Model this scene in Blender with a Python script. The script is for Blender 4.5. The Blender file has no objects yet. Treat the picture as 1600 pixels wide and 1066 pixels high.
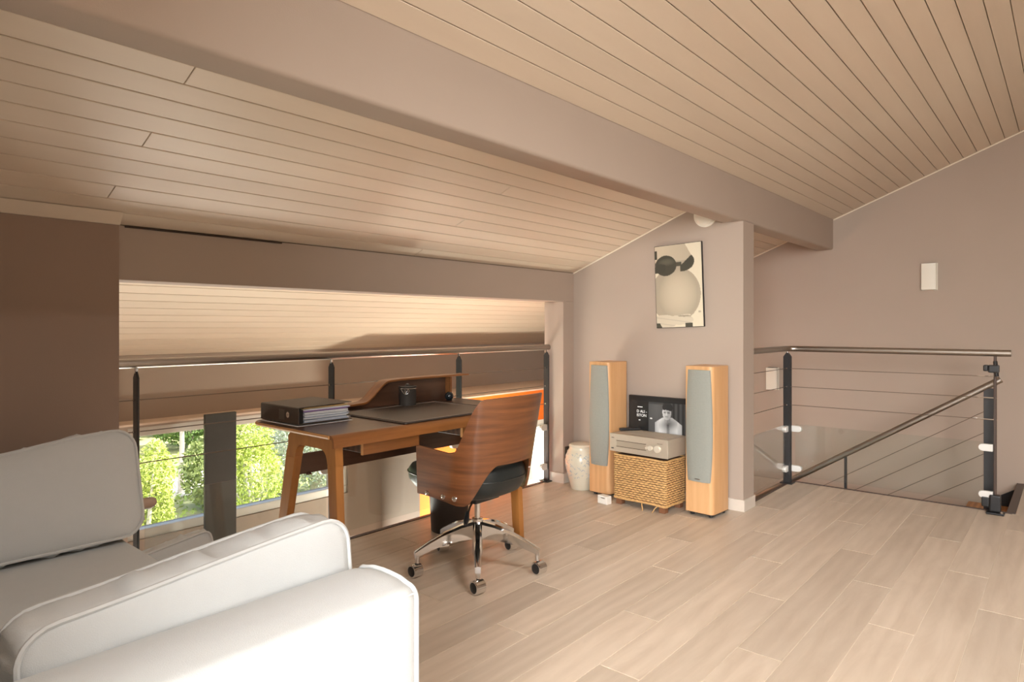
import bpy, bmesh, math, random
import numpy as np
from mathutils import Vector, Matrix
random.seed(7); rng = np.random.default_rng(7)
S = bpy.context.scene
COL = S.collection
PI = math.pi
# ------------------------------------------------------------------ camera
cam = bpy.data.cameras.new('camera'); cam.sensor_width = 36.0
cam.lens = 1021.0/1600*36; cam.shift_y = -23.0/1600; cam.clip_start = .02; cam.clip_end = 300
co = bpy.data.objects.new('camera', cam); COL.objects.link(co)
ALPHA = math.atan2(877, 1021)
co.location = (0, 0, 1.2); co.rotation_euler = (PI/2, 0, ALPHA-PI/2); S.camera = co
# ------------------------------------------------------------------ world, sun, window daylight, exposure
w = bpy.data.worlds.new('sky'); S.world = w; w.use_nodes = True
wn = w.node_tree.nodes; wl = w.node_tree.links
sky = wn.new('ShaderNodeTexSky'); sky.sky_type = 'NISHITA'; sky.sun_disc = False
sky.sun_elevation = math.radians(52); sky.sun_rotation = math.radians(200); sky.dust_density = 3.0
bg = wn['Background']; wl.new(sky.outputs['Color'], bg.inputs['Color']); bg.inputs['Strength'].default_value = .5
sl = bpy.data.lights.new('sun', 'SUN'); sl.energy = 19.0; sl.angle = .02; sl.color = (1, .95, .86)
so = bpy.data.objects.new('sun', sl); COL.objects.link(so)
so.rotation_euler = Vector((-.75, .45, -.85)).to_track_quat('-Z', 'Y').to_euler()
def area(name, loc, aim, sx, sy, power, col, spread=180):
    l = bpy.data.lights.new(name, 'AREA'); l.shape = 'RECTANGLE'; l.size = sx; l.size_y = sy; l.energy = power; l.color = col; l.spread = math.radians(spread)
    o = bpy.data.objects.new(name, l); COL.objects.link(o); o.location = loc
    o.rotation_euler = (Vector(aim)-Vector(loc)).to_track_quat('-Z', 'Y').to_euler(); return o
area('daylight_rear_window', (-3.75, -1.6, 1.95), (3.4, 2.75, .0), 2.9, 2.0, 172, (1, .985, .965), 75)
area('daylight_roof_window', (1.4, -1.1, 2.798+.44+.03), (1.4, -1.1-.371, 2.798+.44+.03-.928), .95, 1.0, 150, (1, .98, .95))
area('void_fill_light', (1.6, 4.40, -1.4), (1.6, 0, -1.4), 3.0, 1.9, 205, (1, .965, .90))  # fill light for the void, set in an added door opening
area('daylight_orange_window', (5.1, 4.50, -.22), (5.1, 0, .3), .8, .95, 35, (1, .98, .86))
S.view_settings.view_transform = 'Standard'; S.view_settings.look = 'None'
S.view_settings.gamma = 1.0; S.view_settings.use_curve_mapping = False
S.view_settings.exposure = 0.0

# ------------------------------------------------------------------ helpers
def tag(o, label=None, cat=None, group=None, kind=None):
    if label: o['label'] = label
    if cat: o['category'] = cat
    if group: o['group'] = group
    if kind: o['kind'] = kind
    return o
def thing(name, label, cat, loc=(0, 0, 0), rz=0, group=None):
    o = bpy.data.objects.new(name, None); COL.objects.link(o); o.empty_display_size = .1
    o.location = loc; o.rotation_euler = (0, 0, rz); return tag(o, label, cat, group)
def link(name, me, parent=None, loc=None):
    o = bpy.data.objects.new(name, me); COL.objects.link(o)
    if parent: o.parent = parent
    if loc: o.location = loc
    return o
def obj(name, bm, m, parent=None, smooth=False, bev=0, seg=2, label=None, loc=None):
    bmesh.ops.recalc_face_normals(bm, faces=bm.faces[:])
    if bev:
        es = [e for e in bm.edges if len(e.link_faces) == 2 and e.calc_face_angle(0) > .6]
        bmesh.ops.bevel(bm, geom=es, offset=bev, segments=seg, profile=.6, affect='EDGES', clamp_overlap=True)
    me = bpy.data.meshes.new(name); bm.to_mesh(me); bm.free()
    ms = m if isinstance(m, (list, tuple)) else [m]
    for x in ms: me.materials.append(x)
    if smooth:
        me.polygons.foreach_set('use_smooth', [True]*len(me.polygons))
        if smooth != 'all': me.set_sharp_from_angle(angle=math.radians(38))
    o = link(name, me, parent, loc)
    if label: o['label'] = label
    return o
def box(bm, x0, x1, y0, y1, z0, z1, mtx=None, mi=0):
    v = [bm.verts.new((x, y, z)) for x in (x0, x1) for y in (y0, y1) for z in (z0, z1)]
    if mtx:
        for a in v: a.co = mtx @ a.co
    for f in ((0, 1, 3, 2), (4, 6, 7, 5), (0, 4, 5, 1), (2, 3, 7, 6), (0, 2, 6, 4), (1, 5, 7, 3)):
        bm.faces.new([v[i] for i in f]).material_index = mi
    return bm
def B(*a, **k): return box(bmesh.new(), *a, **k)
def prism(pts, axis, a0, a1, bm=None):
    """extrude 2D polygon; axis x: pts are (y,z); y: (x,z); z: (x,y)"""
    bm = bm or bmesh.new()
    mk = {'x': lambda p, a: (a, p[0], p[1]), 'y': lambda p, a: (p[0], a, p[1]), 'z': lambda p, a: (p[0], p[1], a)}[axis]
    A = [bm.verts.new(mk(p, a0)) for p in pts]; C = [bm.verts.new(mk(p, a1)) for p in pts]
    bm.faces.new(A); bm.faces.new(C[::-1]); n = len(pts)
    for i in range(n): bm.faces.new((A[i], A[(i+1) % n], C[(i+1) % n], C[i]))
    return bm
def tube(pts, r, seg=10, bm=None, closed=False, caps=True):
    bm = bm or bmesh.new(); pts = [Vector(p) for p in pts]; n = len(pts)
    rs = r if isinstance(r, (list, tuple)) else [r]*n
    rings = []; up = None
    for i, p in enumerate(pts):
        if closed: t = (pts[(i+1) % n]-pts[i-1]).normalized()
        else: t = (pts[min(i+1, n-1)]-pts[max(i-1, 0)]).normalized()
        if up is None:
            up = Vector((0, 0, 1)) if abs(t.z) < .9 else Vector((1, 0, 0))
        s = t.cross(up).normalized(); up = s.cross(t).normalized()
        k = 1.0
        if 0 < i < n-1 and not closed:
            a = (pts[i]-pts[i-1]).normalized(); c = a.dot(t); k = 1/max(c, .5)
        rings.append([bm.verts.new(p+(s*math.cos(q)*k+up*math.sin(q))*rs[i]) for q in [2*PI*j/seg for j in range(seg)]])
    m = n if closed else n-1
    for i in range(m):
        a, b = rings[i], rings[(i+1) % n]
        for j in range(seg): bm.faces.new((a[j], a[(j+1) % seg], b[(j+1) % seg], b[j]))
    if caps and not closed:
        bm.faces.new(rings[0][::-1]); bm.faces.new(rings[-1])
    return bm
def lathe(prof, c=(0, 0, 0), seg=32, bm=None, axis='z'):
    bm = bm or bmesh.new(); c = Vector(c); rings = []
    for r, h in prof:
        if r < 1e-6: rings.append([bm.verts.new((0, 0, h))])
        else: rings.append([bm.verts.new((r*math.cos(2*PI*j/seg), r*math.sin(2*PI*j/seg), h)) for j in range(seg)])
    for a, b in zip(rings, rings[1:]):
        for j in range(seg):
            k = (j+1) % seg
            q = [a[j % len(a)], a[k % len(a)], b[k % len(b)], b[j % len(b)]]
            u = []
            for v in q:
                if v not in u: u.append(v)
            if len(u) > 2: bm.faces.new(u)
    for r in (rings[0], rings[-1]):
        if len(r) > 2: bm.faces.new(r)
    R = {'z': Matrix.Identity(3), 'x': Matrix(((0, 0, 1), (0, 1, 0), (-1, 0, 0))), 'y': Matrix(((1, 0, 0), (0, 0, 1), (0, -1, 0)))}[axis]
    for ring in rings:
        for v in ring: v.co = R @ v.co + c
    return bm
def rrect(x0, x1, y0, y1, r, n=6, rr=None):
    rr = rr or (r, r, r, r); P = []
    for (cx, cy, a, q) in ((x1, y1, 0, rr[0]), (x0, y1, 1, rr[1]), (x0, y0, 2, rr[2]), (x1, y0, 3, rr[3])):
        sx = -1 if a in (0, 3) else 1; sy = -1 if a in (0, 1) else 1
        for i in range(n+1):
            t = a*PI/2+PI/2*i/n; P.append((cx+sx*q+q*math.cos(t), cy+sy*q+q*math.sin(t)))
    return P
def copy_tree(o, parent=None):
    c = o.copy(); COL.objects.link(c); c.parent = parent
    for ch in o.children: copy_tree(ch, c)
    return c

# ------------------------------------------------------------------ materials
def mat(name, col, rough=.5, metal=0, var=.0, scale=8, bump=0, bscale=60, spec=.5, coat=0, trans=0, emit=0, stretch=(1, 1, 1), sheen=0):
    m = bpy.data.materials.new(name); m.use_nodes = True; nt = m.node_tree; p = nt.nodes['Principled BSDF']
    p.inputs['Base Color'].default_value = (*col, 1); p.inputs['Roughness'].default_value = rough; p.inputs['Metallic'].default_value = metal
    p.inputs['Specular IOR Level'].default_value = spec; p.inputs['Coat Weight'].default_value = coat
    if trans: p.inputs['Transmission Weight'].default_value = trans
    if sheen: p.inputs['Sheen Weight'].default_value = sheen
    tc = nt.nodes.new('ShaderNodeTexCoord'); mp = nt.nodes.new('ShaderNodeMapping'); mp.inputs['Scale'].default_value = stretch
    nt.links.new(tc.outputs['Object'], mp.inputs['Vector'])
    if var:
        n = nt.nodes.new('ShaderNodeTexNoise'); n.inputs['Scale'].default_value = scale; n.inputs['Detail'].default_value = 5
        nt.links.new(mp.outputs['Vector'], n.inputs['Vector'])
        mx = nt.nodes.new('ShaderNodeMix'); mx.data_type = 'RGBA'
        mx.inputs[6].default_value = (*[c*(1-var) for c in col], 1); mx.inputs[7].default_value = (*[min(1, c*(1+var)) for c in col], 1)
        nt.links.new(n.outputs['Fac'], mx.inputs[0]); nt.links.new(mx.outputs[2], p.inputs['Base Color'])
    if bump:
        n2 = nt.nodes.new('ShaderNodeTexNoise'); n2.inputs['Scale'].default_value = bscale; n2.inputs['Detail'].default_value = 3
        nt.links.new(mp.outputs['Vector'], n2.inputs['Vector'])
        b = nt.nodes.new('ShaderNodeBump'); b.inputs['Strength'].default_value = bump; b.inputs['Distance'].default_value = .004
        nt.links.new(n2.outputs['Fac'], b.inputs['Height']); nt.links.new(b.outputs['Normal'], p.inputs['Normal'])
    return m
def wood(name, dark, light, rough=.4, grain=(1, 14, 14), scale=3.0, dist=2.0, rnd=.0, coat=0, spec=.5, rings=.35, bump=.12):
    """grain stretched along local x by default; rnd = per-object brightness variation"""
    m = bpy.data.materials.new(name); m.use_nodes = True; nt = m.node_tree; L = nt.links; N = nt.nodes.new; p = nt.nodes['Principled BSDF']
    p.inputs['Roughness'].default_value = rough; p.inputs['Coat Weight'].default_value = coat; p.inputs['Specular IOR Level'].default_value = spec
    tc = N('ShaderNodeTexCoord'); oi = N('ShaderNodeObjectInfo'); mul = N('ShaderNodeMath'); mul.operation = 'MULTIPLY'; mul.inputs[1].default_value = 37.0
    L.new(oi.outputs['Random'], mul.inputs[0])
    add = N('ShaderNodeVectorMath'); add.operation = 'ADD'; L.new(tc.outputs['Object'], add.inputs[0]); L.new(mul.outputs[0], add.inputs[1])
    mp = N('ShaderNodeMapping'); mp.inputs['Scale'].default_value = grain; L.new(add.outputs[0], mp.inputs['Vector'])
    n1 = N('ShaderNodeTexNoise'); n1.inputs['Scale'].default_value = scale; n1.inputs['Detail'].default_value = 7; n1.inputs['Distortion'].default_value = dist*.3
    n1.inputs['Roughness'].default_value = .62
    L.new(mp.outputs[0], n1.inputs['Vector'])
    wv = N('ShaderNodeTexWave'); wv.wave_type = 'BANDS'; wv.bands_direction = 'Y'; wv.inputs['Scale'].default_value = scale*.32; wv.inputs['Distortion'].default_value = dist*3
    wv.inputs['Detail'].default_value = 3; wv.inputs['Detail Scale'].default_value = .6
    L.new(mp.outputs[0], wv.inputs['Vector'])
    mxf = N('ShaderNodeMix'); mxf.inputs[0].default_value = rings; L.new(n1.outputs['Fac'], mxf.inputs[2]); L.new(wv.outputs['Fac'], mxf.inputs[3])
    rp = N('ShaderNodeValToRGB'); rp.color_ramp.elements[0].position = .28; rp.color_ramp.elements[1].position = .72
    rp.color_ramp.elements[0].color = (*dark, 1); rp.color_ramp.elements[1].color = (*light, 1); L.new(mxf.outputs[0], rp.inputs['Fac'])
    out = rp.outputs['Color']
    if rnd:
        mr = N('ShaderNodeMapRange'); mr.inputs['To Min'].default_value = 1-rnd; mr.inputs['To Max'].default_value = 1+rnd; L.new(oi.outputs['Random'], mr.inputs['Value'])
        vm = N('ShaderNodeVectorMath'); vm.operation = 'SCALE'; L.new(out, vm.inputs[0]); L.new(mr.outputs[0], vm.inputs['Scale']); out = vm.outputs[0]
    L.new(out, p.inputs['Base Color'])
    b = N('ShaderNodeBump'); b.inputs['Strength'].default_value = bump; b.inputs['Distance'].default_value = .002
    L.new(n1.outputs['Fac'], b.inputs['Height']); L.new(b.outputs['Normal'], p.inputs['Normal'])
    return m
def glass_mat(name, tint=(.93, .97, .96), refl=1.0):
    m = bpy.data.materials.new(name); m.use_nodes = True; nt = m.node_tree; nt.nodes.clear(); N = nt.nodes.new; L = nt.links
    o = N('ShaderNodeOutputMaterial'); mx = N('ShaderNodeMixShader'); t = N('ShaderNodeBsdfTransparent'); g = N('ShaderNodeBsdfGlossy')
    t.inputs['Color'].default_value = (*tint, 1); g.inputs['Roughness'].default_value = .01
    fr = N('ShaderNodeFresnel'); ge = N('ShaderNodeNewGeometry'); io = N('ShaderNodeMix'); io.inputs[2].default_value = 1.5; io.inputs[3].default_value = 1/1.5
    L.new(ge.outputs['Backfacing'], io.inputs[0]); L.new(io.outputs[0], fr.inputs['IOR'])
    mu = N('ShaderNodeMath'); mu.operation = 'MULTIPLY'; mu.inputs[1].default_value = refl; L.new(fr.outputs[0], mu.inputs[0])
    L.new(mu.outputs[0], mx.inputs[0]); L.new(t.outputs[0], mx.inputs[1]); L.new(g.outputs[0], mx.inputs[2]); L.new(mx.outputs[0], o.inputs['Surface'])
    return m
def vcol_mat(name, rough=.5, emit=0):
    m = bpy.data.materials.new(name); m.use_nodes = True; nt = m.node_tree; p = nt.nodes['Principled BSDF']; p.inputs['Roughness'].default_value = rough
    a = nt.nodes.new('ShaderNodeVertexColor'); a.layer_name = 'print'; nt.links.new(a.outputs['Color'], p.inputs['Base Color'])
    if emit:
        nt.links.new(a.outputs['Color'], p.inputs['Emission Color']); p.inputs['Emission Strength'].default_value = emit
    return m
M = dict(
    wall=mat('greige_wall_paint', (.42, .342, .282), .75, var=.03, scale=3, bump=.08, bscale=220, spec=.3),
    wall_shade=mat('shaded_wall_tone', (.31, .222, .172), .75, var=.03, scale=3, bump=.08, bscale=220, spec=.3),  # wall colour darkened to imitate the shade by the sofa
    orange=mat('orange_wall_paint', (.90, .20, .025), .7, var=.03, scale=3, bump=.05, bscale=220, spec=.3),
    sunlit_band=mat('sunlit_band_tone', (.78, .62, .50), .6, var=.03),  # pale tone stands in for sunlight along the outer wall
    base=mat('pale_tile_skirting', (.66, .59, .51), .35, var=.06, scale=12),
    board=wood('limed_ceiling_board', (.66, .55, .43), (.71, .60, .475), .48, grain=(.7, 5, 5), scale=1.2, rnd=.03, rings=.1, bump=.02),
    groove=mat('ceiling_groove', (.45, .335, .235), .8, var=.1),
    oak=wood('pale_oak_plank', (.53, .43, .33), (.66, .555, .445), .36, grain=(1.0, 7, 7), scale=2.2, dist=2.0, rnd=.10, rings=.14, bump=.04),
    joint=mat('floor_joint', (.80, .71, .58), .6, var=.05),
    trim=mat('cream_trim', (.80, .70, .57), .5, var=.03),
    dark_metal=mat('anthracite_post', (.035, .035, .036), .4, metal=.3, var=.1),
    black=mat('black_plastic', (.012, .012, .013), .4, var=.1),
    steel=mat('brushed_steel', (.40, .36, .32), .33, metal=1, var=.06, scale=40, stretch=(1, 1, 1)),
    chrome=mat('chrome', (.80, .80, .80), .08, metal=1, var=.02),
    wire=mat('steel_wire', (.20, .16, .13), .4, metal=.8, var=.05),
    glass=glass_mat('balustrade_glass', (.94, .965, .96), 1.0),
    pane=glass_mat('window_glass', (.98, .99, .985), .7),
    pvc=mat('white_window_frame', (.74, .71, .65), .4, var=.02),
    column=mat('dark_grey_column', (.045, .042, .036), .55, var=.12, scale=20),
    fabric=mat('cream_sofa_fabric', (.58, .595, .59), .9, var=.025, scale=30, bump=.25, bscale=500, spec=.2, sheen=.15),
    piping=mat('cream_piping', (.58, .59, .58), .85, var=.03, spec=.2),
    walnut=wood('walnut_shell', (.115, .038, .012), (.36, .145, .05), .36, grain=(1.2, 9, 13), scale=2.4, dist=1.5, coat=.2),
    walnut_top=wood('walnut_desk_top', (.045, .021, .012), (.115, .055, .03), .33, grain=(1, 9, 9), scale=3, coat=.15),
    desk=wood('warm_desk_wood', (.17, .062, .018), (.32, .125, .035), .38, grain=(.8, 9, 9), scale=2.4, rings=.1),
    desk_leg=wood('warm_leg_wood', (.33, .13, .03), (.47, .20, .05), .38, grain=(6, 6, .7), scale=2.4, rings=.05),
    edge=mat('plywood_edge', (.52, .25, .08), .5, var=.15, scale=30),
    leather=mat('black_leather', (.014, .018, .018), .36, var=.1, scale=30, bump=.15, bscale=240),
    pad=mat('brown_leather_pad', (.038, .025, .019), .42, var=.1, scale=20, bump=.2, bscale=350),
    binder=mat('brown_binder_board', (.062, .046, .035), .5, var=.08, scale=30, bump=.1, bscale=300),
    bin=mat('dark_brown_bin', (.030, .021, .017), .5, var=.08),
    cup=mat('gunmetal_cup', (.10, .09, .08), .35, metal=.5, var=.1),
    white=mat('white_plastic', (.82, .80, .74), .4, var=.02),
    lampwhite=mat('white_lamp_body', (.80, .76, .66), .5, var=.02),
    beech=wood('beech_veneer', (.60, .33, .145), (.72, .43, .21), .4, grain=(9, 9, .8), scale=2.4, rings=.2),
    grille=mat('grey_green_grille_cloth', (.285, .295, .262), .85, var=.07, scale=90, bump=.3, bscale=700),
    amp=mat('champagne_metal', (.50, .435, .345), .4, metal=.3, var=.05, scale=60),
    amp_dark=mat('amp_tray', (.40, .34, .265), .4, metal=.3, var=.05),
    straw=mat('straw_weave', (.62, .385, .155), .7, var=.5, scale=45),
    straw_in=mat('basket_inner', (.13, .06, .025), .8, var=.2),
    foot=mat('basket_foot_wood', (.20, .085, .04), .5, var=.2, scale=30),
    ceramic=mat('cream_ceramic', (.66, .62, .50), .25, var=.05, scale=10),
    blue=mat('pale_blue_glaze', (.46, .50, .50), .25, var=.12, scale=40),
    blue_dk=mat('blue_brush_glaze', (.33, .39, .46), .25, var=.2, scale=40),
    paper=mat('paper', (.74, .76, .79), .7, var=.05),
    paper_b=mat('grey_blue_pocket', (.42, .47, .56), .35, var=.15, scale=60),
    paper_y=mat('yellow_paper', (.74, .52, .22), .7, var=.05),
    paper_v=mat('violet_paper', (.30, .20, .42), .6, var=.1),
    tread=wood('stair_tread_wood', (.30, .12, .03), (.50, .23, .07), .4, grain=(1, 10, 10), scale=3),
    nosing=mat('brown_nosing', (.075, .05, .04), .45, var=.1),
    tile=mat('lower_tile', (.72, .64, .54), .4, var=.05),
    knob=mat('satin_knob', (.80, .74, .62), .3, metal=.35, var=.02),
    clamp=mat('satin_clamp', (.82, .81, .77), .35, metal=.25, var=.02),
    bluebox=mat('blue_print', (.05, .09, .42), .4, var=.6, scale=30),
    ground=mat('garden_ground', (.34, .34, .15), .9, var=.3, scale=.8),
    path=mat('pale_gravel', (.50, .46, .40), .9, var=.1, scale=10),
    grass=mat('grass_blade', (.32, .42, .10), .8, var=.2, scale=3),
    leaf_lime=mat('lime_leaf', (.42, .50, .10), .7, var=.3, scale=2),
    leaf_green=mat('green_leaf', (.12, .20, .045), .7, var=.35, scale=2),
    leaf_silver=mat('silver_leaf', (.40, .46, .36), .7, var=.25, scale=2),
    leaf_olive=mat('olive_leaf', (.25, .31, .10), .7, var=.3, scale=2),
    bark=mat('pale_bark', (.52, .47, .40), .9, var=.2, scale=6),
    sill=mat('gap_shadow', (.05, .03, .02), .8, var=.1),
)
# ------------------------------------------------------------------ room shell
SL = .4; CZ = 2.798
def cz(y): return CZ-SL*y
TH = math.atan(SL)
XF = 6.28; XR = -3.0; YR = -3.0; ZL = -2.5
def struct(name, bm, m, bev=0, smooth=False, label=None):
    o = obj(name, bm, m, None, smooth, bev); o['kind'] = 'structure'
    if label: o['label'] = label
    return o
# floor slab with planks
bm = bmesh.new()
for b in ((XR, 5.245, YR, 1.65), (XR, 4.183, 1.65, 3.085), (5.245, XF, YR, .295)): box(bm, *b, -.26, -.0025)
floor = struct('floor', bm, M['joint'], label='pale grey-brown oak plank floor of the loft')
PW, PLN = .162, 1.435
def plank_me(w, l):
    b = B(0, l, -w/2, w/2, -.012, 0)
    top = [e for e in b.edges if all(v.co.z > -.001 for v in e.verts)]
    bmesh.ops.bevel(b, geom=top, offset=.0008, segments=1, affect='EDGES')
    bmesh.ops.recalc_face_normals(b, faces=b.faces[:])
    me = bpy.data.meshes.new('plank'); b.to_mesh(me); b.free(); me.materials.append(M['oak']); return me
PC = {}
def plank(x0, x1, y0, y1):
    l, wd = x1-x0-.0044, y1-y0-.0022
    if l < .02 or wd < .012: return
    k = (round(l, 3), round(wd, 3))
    if k not in PC: PC[k] = plank_me(wd, l)
    link('plank', PC[k], floor, (x0+.0022, (y0+y1)/2, 0))
for k in range(-12, 27):
    y1 = 1.277-PW*k; y0 = y1-PW
    st = {0: .525, 1: .07, 2: .965}[k % 3]
    xs = [st+PLN*i for i in range(-2, 5)]
    for a, b in zip(xs, xs[1:]):
        def put(xa, xb, ya, yb):
            xa, xb, ya, yb = max(a, xa), min(b, xb), max(y0, ya), min(y1, yb)
            if xb-xa > .02 and yb-ya > .012: plank(xa, xb, ya, yb)
        if y1 <= .31: put(XR, 5.245, y0, y1); put(5.245, XF, y0, .28)
        elif y1 <= 1.65: put(XR, 5.245, y0, y1)
        elif y0 >= 1.65: put(XR, 4.183, y0, 3.085)
        else:
            put(XR, 4.183, y0, y1)
            if a < 5.245 and b > 4.183: plank(max(a, 4.19), min(b, 5.245), y0, 1.65)
# ceiling backing + boards
bm = bmesh.new()
VX0, VX1, VY0, VY1 = .9, 1.9, -1.6, -.6    # roof window above and behind the camera
for (ya, yb, xa, xb) in ((YR-.1, VY0, XR-.1, XF+.1), (VY1, 4.6, XR-.1, XF+.1), (VY0, VY1, XR-.1, VX0), (VY0, VY1, VX1, XF+.1)):
    prism([(ya, cz(ya)+.020), (yb, cz(yb)+.020), (yb, cz(yb)+.2), (ya, cz(ya)+.2)], 'x', xa, xb, bm)
ceiling = struct('ceiling', bm, M['groove'], label='sloping ceiling of limed tongue-and-groove boards')
BC = {}
def board(x0, x1, ya, yb):
    wd = (yb-ya)/math.cos(TH)-.0034; l = x1-x0-.002
    k = (round(wd, 4), round(l, 3))
    if k not in BC:
        b = B(-l/2, l/2, -wd/2, wd/2, 0, .013)
        bot = [e for e in b.edges if all(v.co.z < .001 for v in e.verts)]
        bmesh.ops.bevel(b, geom=bot, offset=.0018, segments=1, affect='EDGES'); bmesh.ops.recalc_face_normals(b, faces=b.faces[:])
        me = bpy.data.meshes.new('ceiling_board'); b.to_mesh(me); b.free(); me.materials.append(M['board']); BC[k] = me
    o = link('ceiling_board', BC[k], ceiling, ((x0+x1)/2, (ya+yb)/2, cz((ya+yb)/2)))
    o.rotation_euler = (-TH, 0, 0)
y = 1.624; board(XR, XF, 1.537, y); y = 1.537; n = 0
while y > YR:
    ya = max(y-.0877, YR)
    if y > VY0 and ya < VY1: board(XR, VX0, ya, y); board(VX1, XF, ya, y)
    else: board(XR, XF, ya, y)
    y -= .0877; n += 1
ys = [1.765, 1.85, 1.936, 2.022, 2.107, 2.19, 2.275, 2.359, 2.443, 2.525, 2.609, 2.693, 2.781, 2.869, 2.957]
for i, (a, b) in enumerate(zip(ys, ys[1:])):
    if i in (3, 7, 11): board(XR, .88, a, b); board(.88, XF, a, b)
    elif i % 4 == 1: board(XR, 2.55, a, b); board(2.55, XF, a, b)
    else: board(XR, XF, a, b)
y = 3.142
while y < 4.43:
    board(XR, XF, y, min(y+.0875, 4.45)); y += .0875
# big beam under the ceiling
bm = prism([(1.624, 1.883), (1.765, 1.883), (1.765, cz(1.765)+.016), (1.624, cz(1.624)+.016)], 'x', XR, XF)
es = [e for e in bm.edges if abs(e.verts[0].co.z-1.883) < .001 and abs(e.verts[1].co.z-1.883) < .001 and abs(e.verts[0].co.x-e.verts[1].co.x) > 1]
bmesh.ops.bevel(bm, geom=es, offset=.016, segments=4, affect='EDGES', profile=.5)
tag(struct('ceiling_beam', bm, M['wall'], smooth=True), 'deep painted beam running under the sloping board ceiling')
# dividing wall with the picture (stub wall)
struct('wall_divider', prism([(1.62, ZL), (1.62, 1.883), (1.765, 1.883), (1.765, cz(1.765)), (3.14, cz(3.14)), (3.14, ZL)], 'x', 4.183, 4.365), M['wall'], label='greige stub wall carrying the framed canvas')
struct('wall_pilaster', B(4.045, 4.183, 2.958, 3.14, -.26, 1.39), M['wall'], bev=.004)
struct('wall_lintel', prism([(2.958, 1.39), (3.14, 1.39), (3.14, cz(3.14)), (2.958, cz(2.958))], 'x', .962, 4.183), M['wall'], bev=.004)
struct('wall_left', prism([(2.905, -.26), (3.14, -.26), (3.14, cz(3.14)), (2.905, cz(2.905))], 'x', XR, .962), M['wall_shade'], label='wall behind the sofa, its colour darkened to imitate shade')
struct('wall_back', prism([(YR, ZL), (4.5, ZL), (4.5, cz(4.5)), (YR, cz(YR))], 'x', XF, XF+.15), M['wall'], label='greige end wall beyond the stairwell')
# rear wall (behind the camera) with a tall window, side wall with a window
def wall_hole(name, axis, p0, p1, a0, a1, h0, h1, z0, z1, m, top):
    """wall between planes p0..p1 on `axis`, spanning a0..a1, hole h0..h1 x z0..z1"""
    bm = bmesh.new()
    for (q0, q1, za, zb) in ((a0, h0, ZL, None), (h1, a1, ZL, None), (h0, h1, ZL, z0), (h0, h1, z1, None)):
        pts = [(q0, za), (q1, za), (q1, zb if zb is not None else top(q1)), (q0, zb if zb is not None else top(q0))]
        prism(pts, axis, p0, p1, bm)
    return struct(name, bm, m)
wall_hole('wall_rear', 'x', XR-.2, XR, YR, 3.14, -2.6, .45, .75, 2.5, M['wall'], cz)
struct('wall_side', B(XR-.2, XF+.15, YR-.2, YR, ZL, cz(YR)), M['wall'])
struct('wall_light_block', prism([(.74, 0), (2.905, 0), (2.905, cz(2.905)), (1.765, cz(1.765)), (1.765, 1.883), (.74, 1.883)], 'x', XR, -.2), M['wall'])  # unseen wall block, its reach set to shade the sofa corner
struct('wall_light_block_upper', prism([(.74, 1.883), (1.624, 1.883), (1.624, cz(1.624)), (.74, cz(.74))], 'x', XR, -.2), M['wall'])  # upper part of the unseen block holding back window light
# outer wall: upper part, added pale slab as a sunlit band, lower part with window, orange part with window
struct('wall_outer', prism([(4.45, .612), (4.6, .612), (4.6, cz(4.6)+.02), (4.45, cz(4.45))], 'x', XR, XF), M['wall'], label='greige eaves wall above the garden window')
W0, W1, Z0, Z1 = 1.47, 3.04, -.10, .585
bm = bmesh.new()
for b in ((XR, .1, ZL, .60), (.1, W0, -.45, .60), (3.1, 3.366, ZL, .60), (W1, 3.1, -.45, .60), (W0, W1, -.45, Z0), (.1, 3.1, ZL, -2.35), (W0, W1, Z1, .60)): box(bm, b[0], b[1], 4.30, 4.60, b[2], b[3])
struct('wall_garden', bm, M['wall'])
bm = bmesh.new()
for b in ((3.366, 4.66, ZL, .60), (5.55, XF, ZL, .60), (4.66, 5.55, ZL, -.75), (4.66, 5.55, .315, .60)): box(bm, b[0], b[1], 3.83, 4.60, b[2], b[3])
ow = struct('wall_orange', bm, [M['orange'], M['wall'], M['pvc']], label='orange painted wall down in the stairwell void')
for f in ow.data.polygons:
    if f.normal.x < -.9 and f.center.x < 3.4: f.material_index = 1
    elif abs(f.normal.y) < .5 and 4.6 < f.center.x < 5.6 and f.center.z < .33 and f.center.y > 3.9: f.material_index = 2
struct('trim_1', B(XR, 3.366, 4.27, 4.45, .60, .612), M['sunlit_band'])
struct('trim_2', B(3.366, XF, 3.81, 4.45, .60, .612), M['sunlit_band'])  # slab added to carry the painted sunlit band
# windows
def window(name, x0, x1, z0, z1, y, fr=.07, mull=()):
    wdo = bpy.data.objects.new(name, None); COL.objects.link(wdo); wdo['kind'] = 'structure'
    bm = bmesh.new()
    box(bm, x0, x1, y-.03, y+.03, z0, z0+fr); box(bm, x0, x1, y-.03, y+.03, z1-fr, z1)
    box(bm, x0, x0+fr, y-.03, y+.03, z0+fr, z1-fr); box(bm, x1-fr, x1, y-.03, y+.03, z0+fr, z1-fr)
    for q in mull: box(bm, q-.03, q+.03, y-.028, y+.028, z0+fr, z1-fr)
    obj('window_frame', bm, M['pvc'], wdo, bev=.006)
    xs = [x0+fr]+[q for m_ in mull for q in (m_-.03, m_+.03)]+[x1-fr]
    for a, b in zip(xs[::2], xs[1::2]): obj('pane', B(a, b, y-.004, y+.004, z0+fr, z1-fr), M['pane'], wdo)
    return wdo
rw = bpy.data.objects.new('window_4', None); COL.objects.link(rw); tag(rw, 'roof window in the sloping ceiling behind the camera', kind='structure')
bm = bmesh.new()
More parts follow.
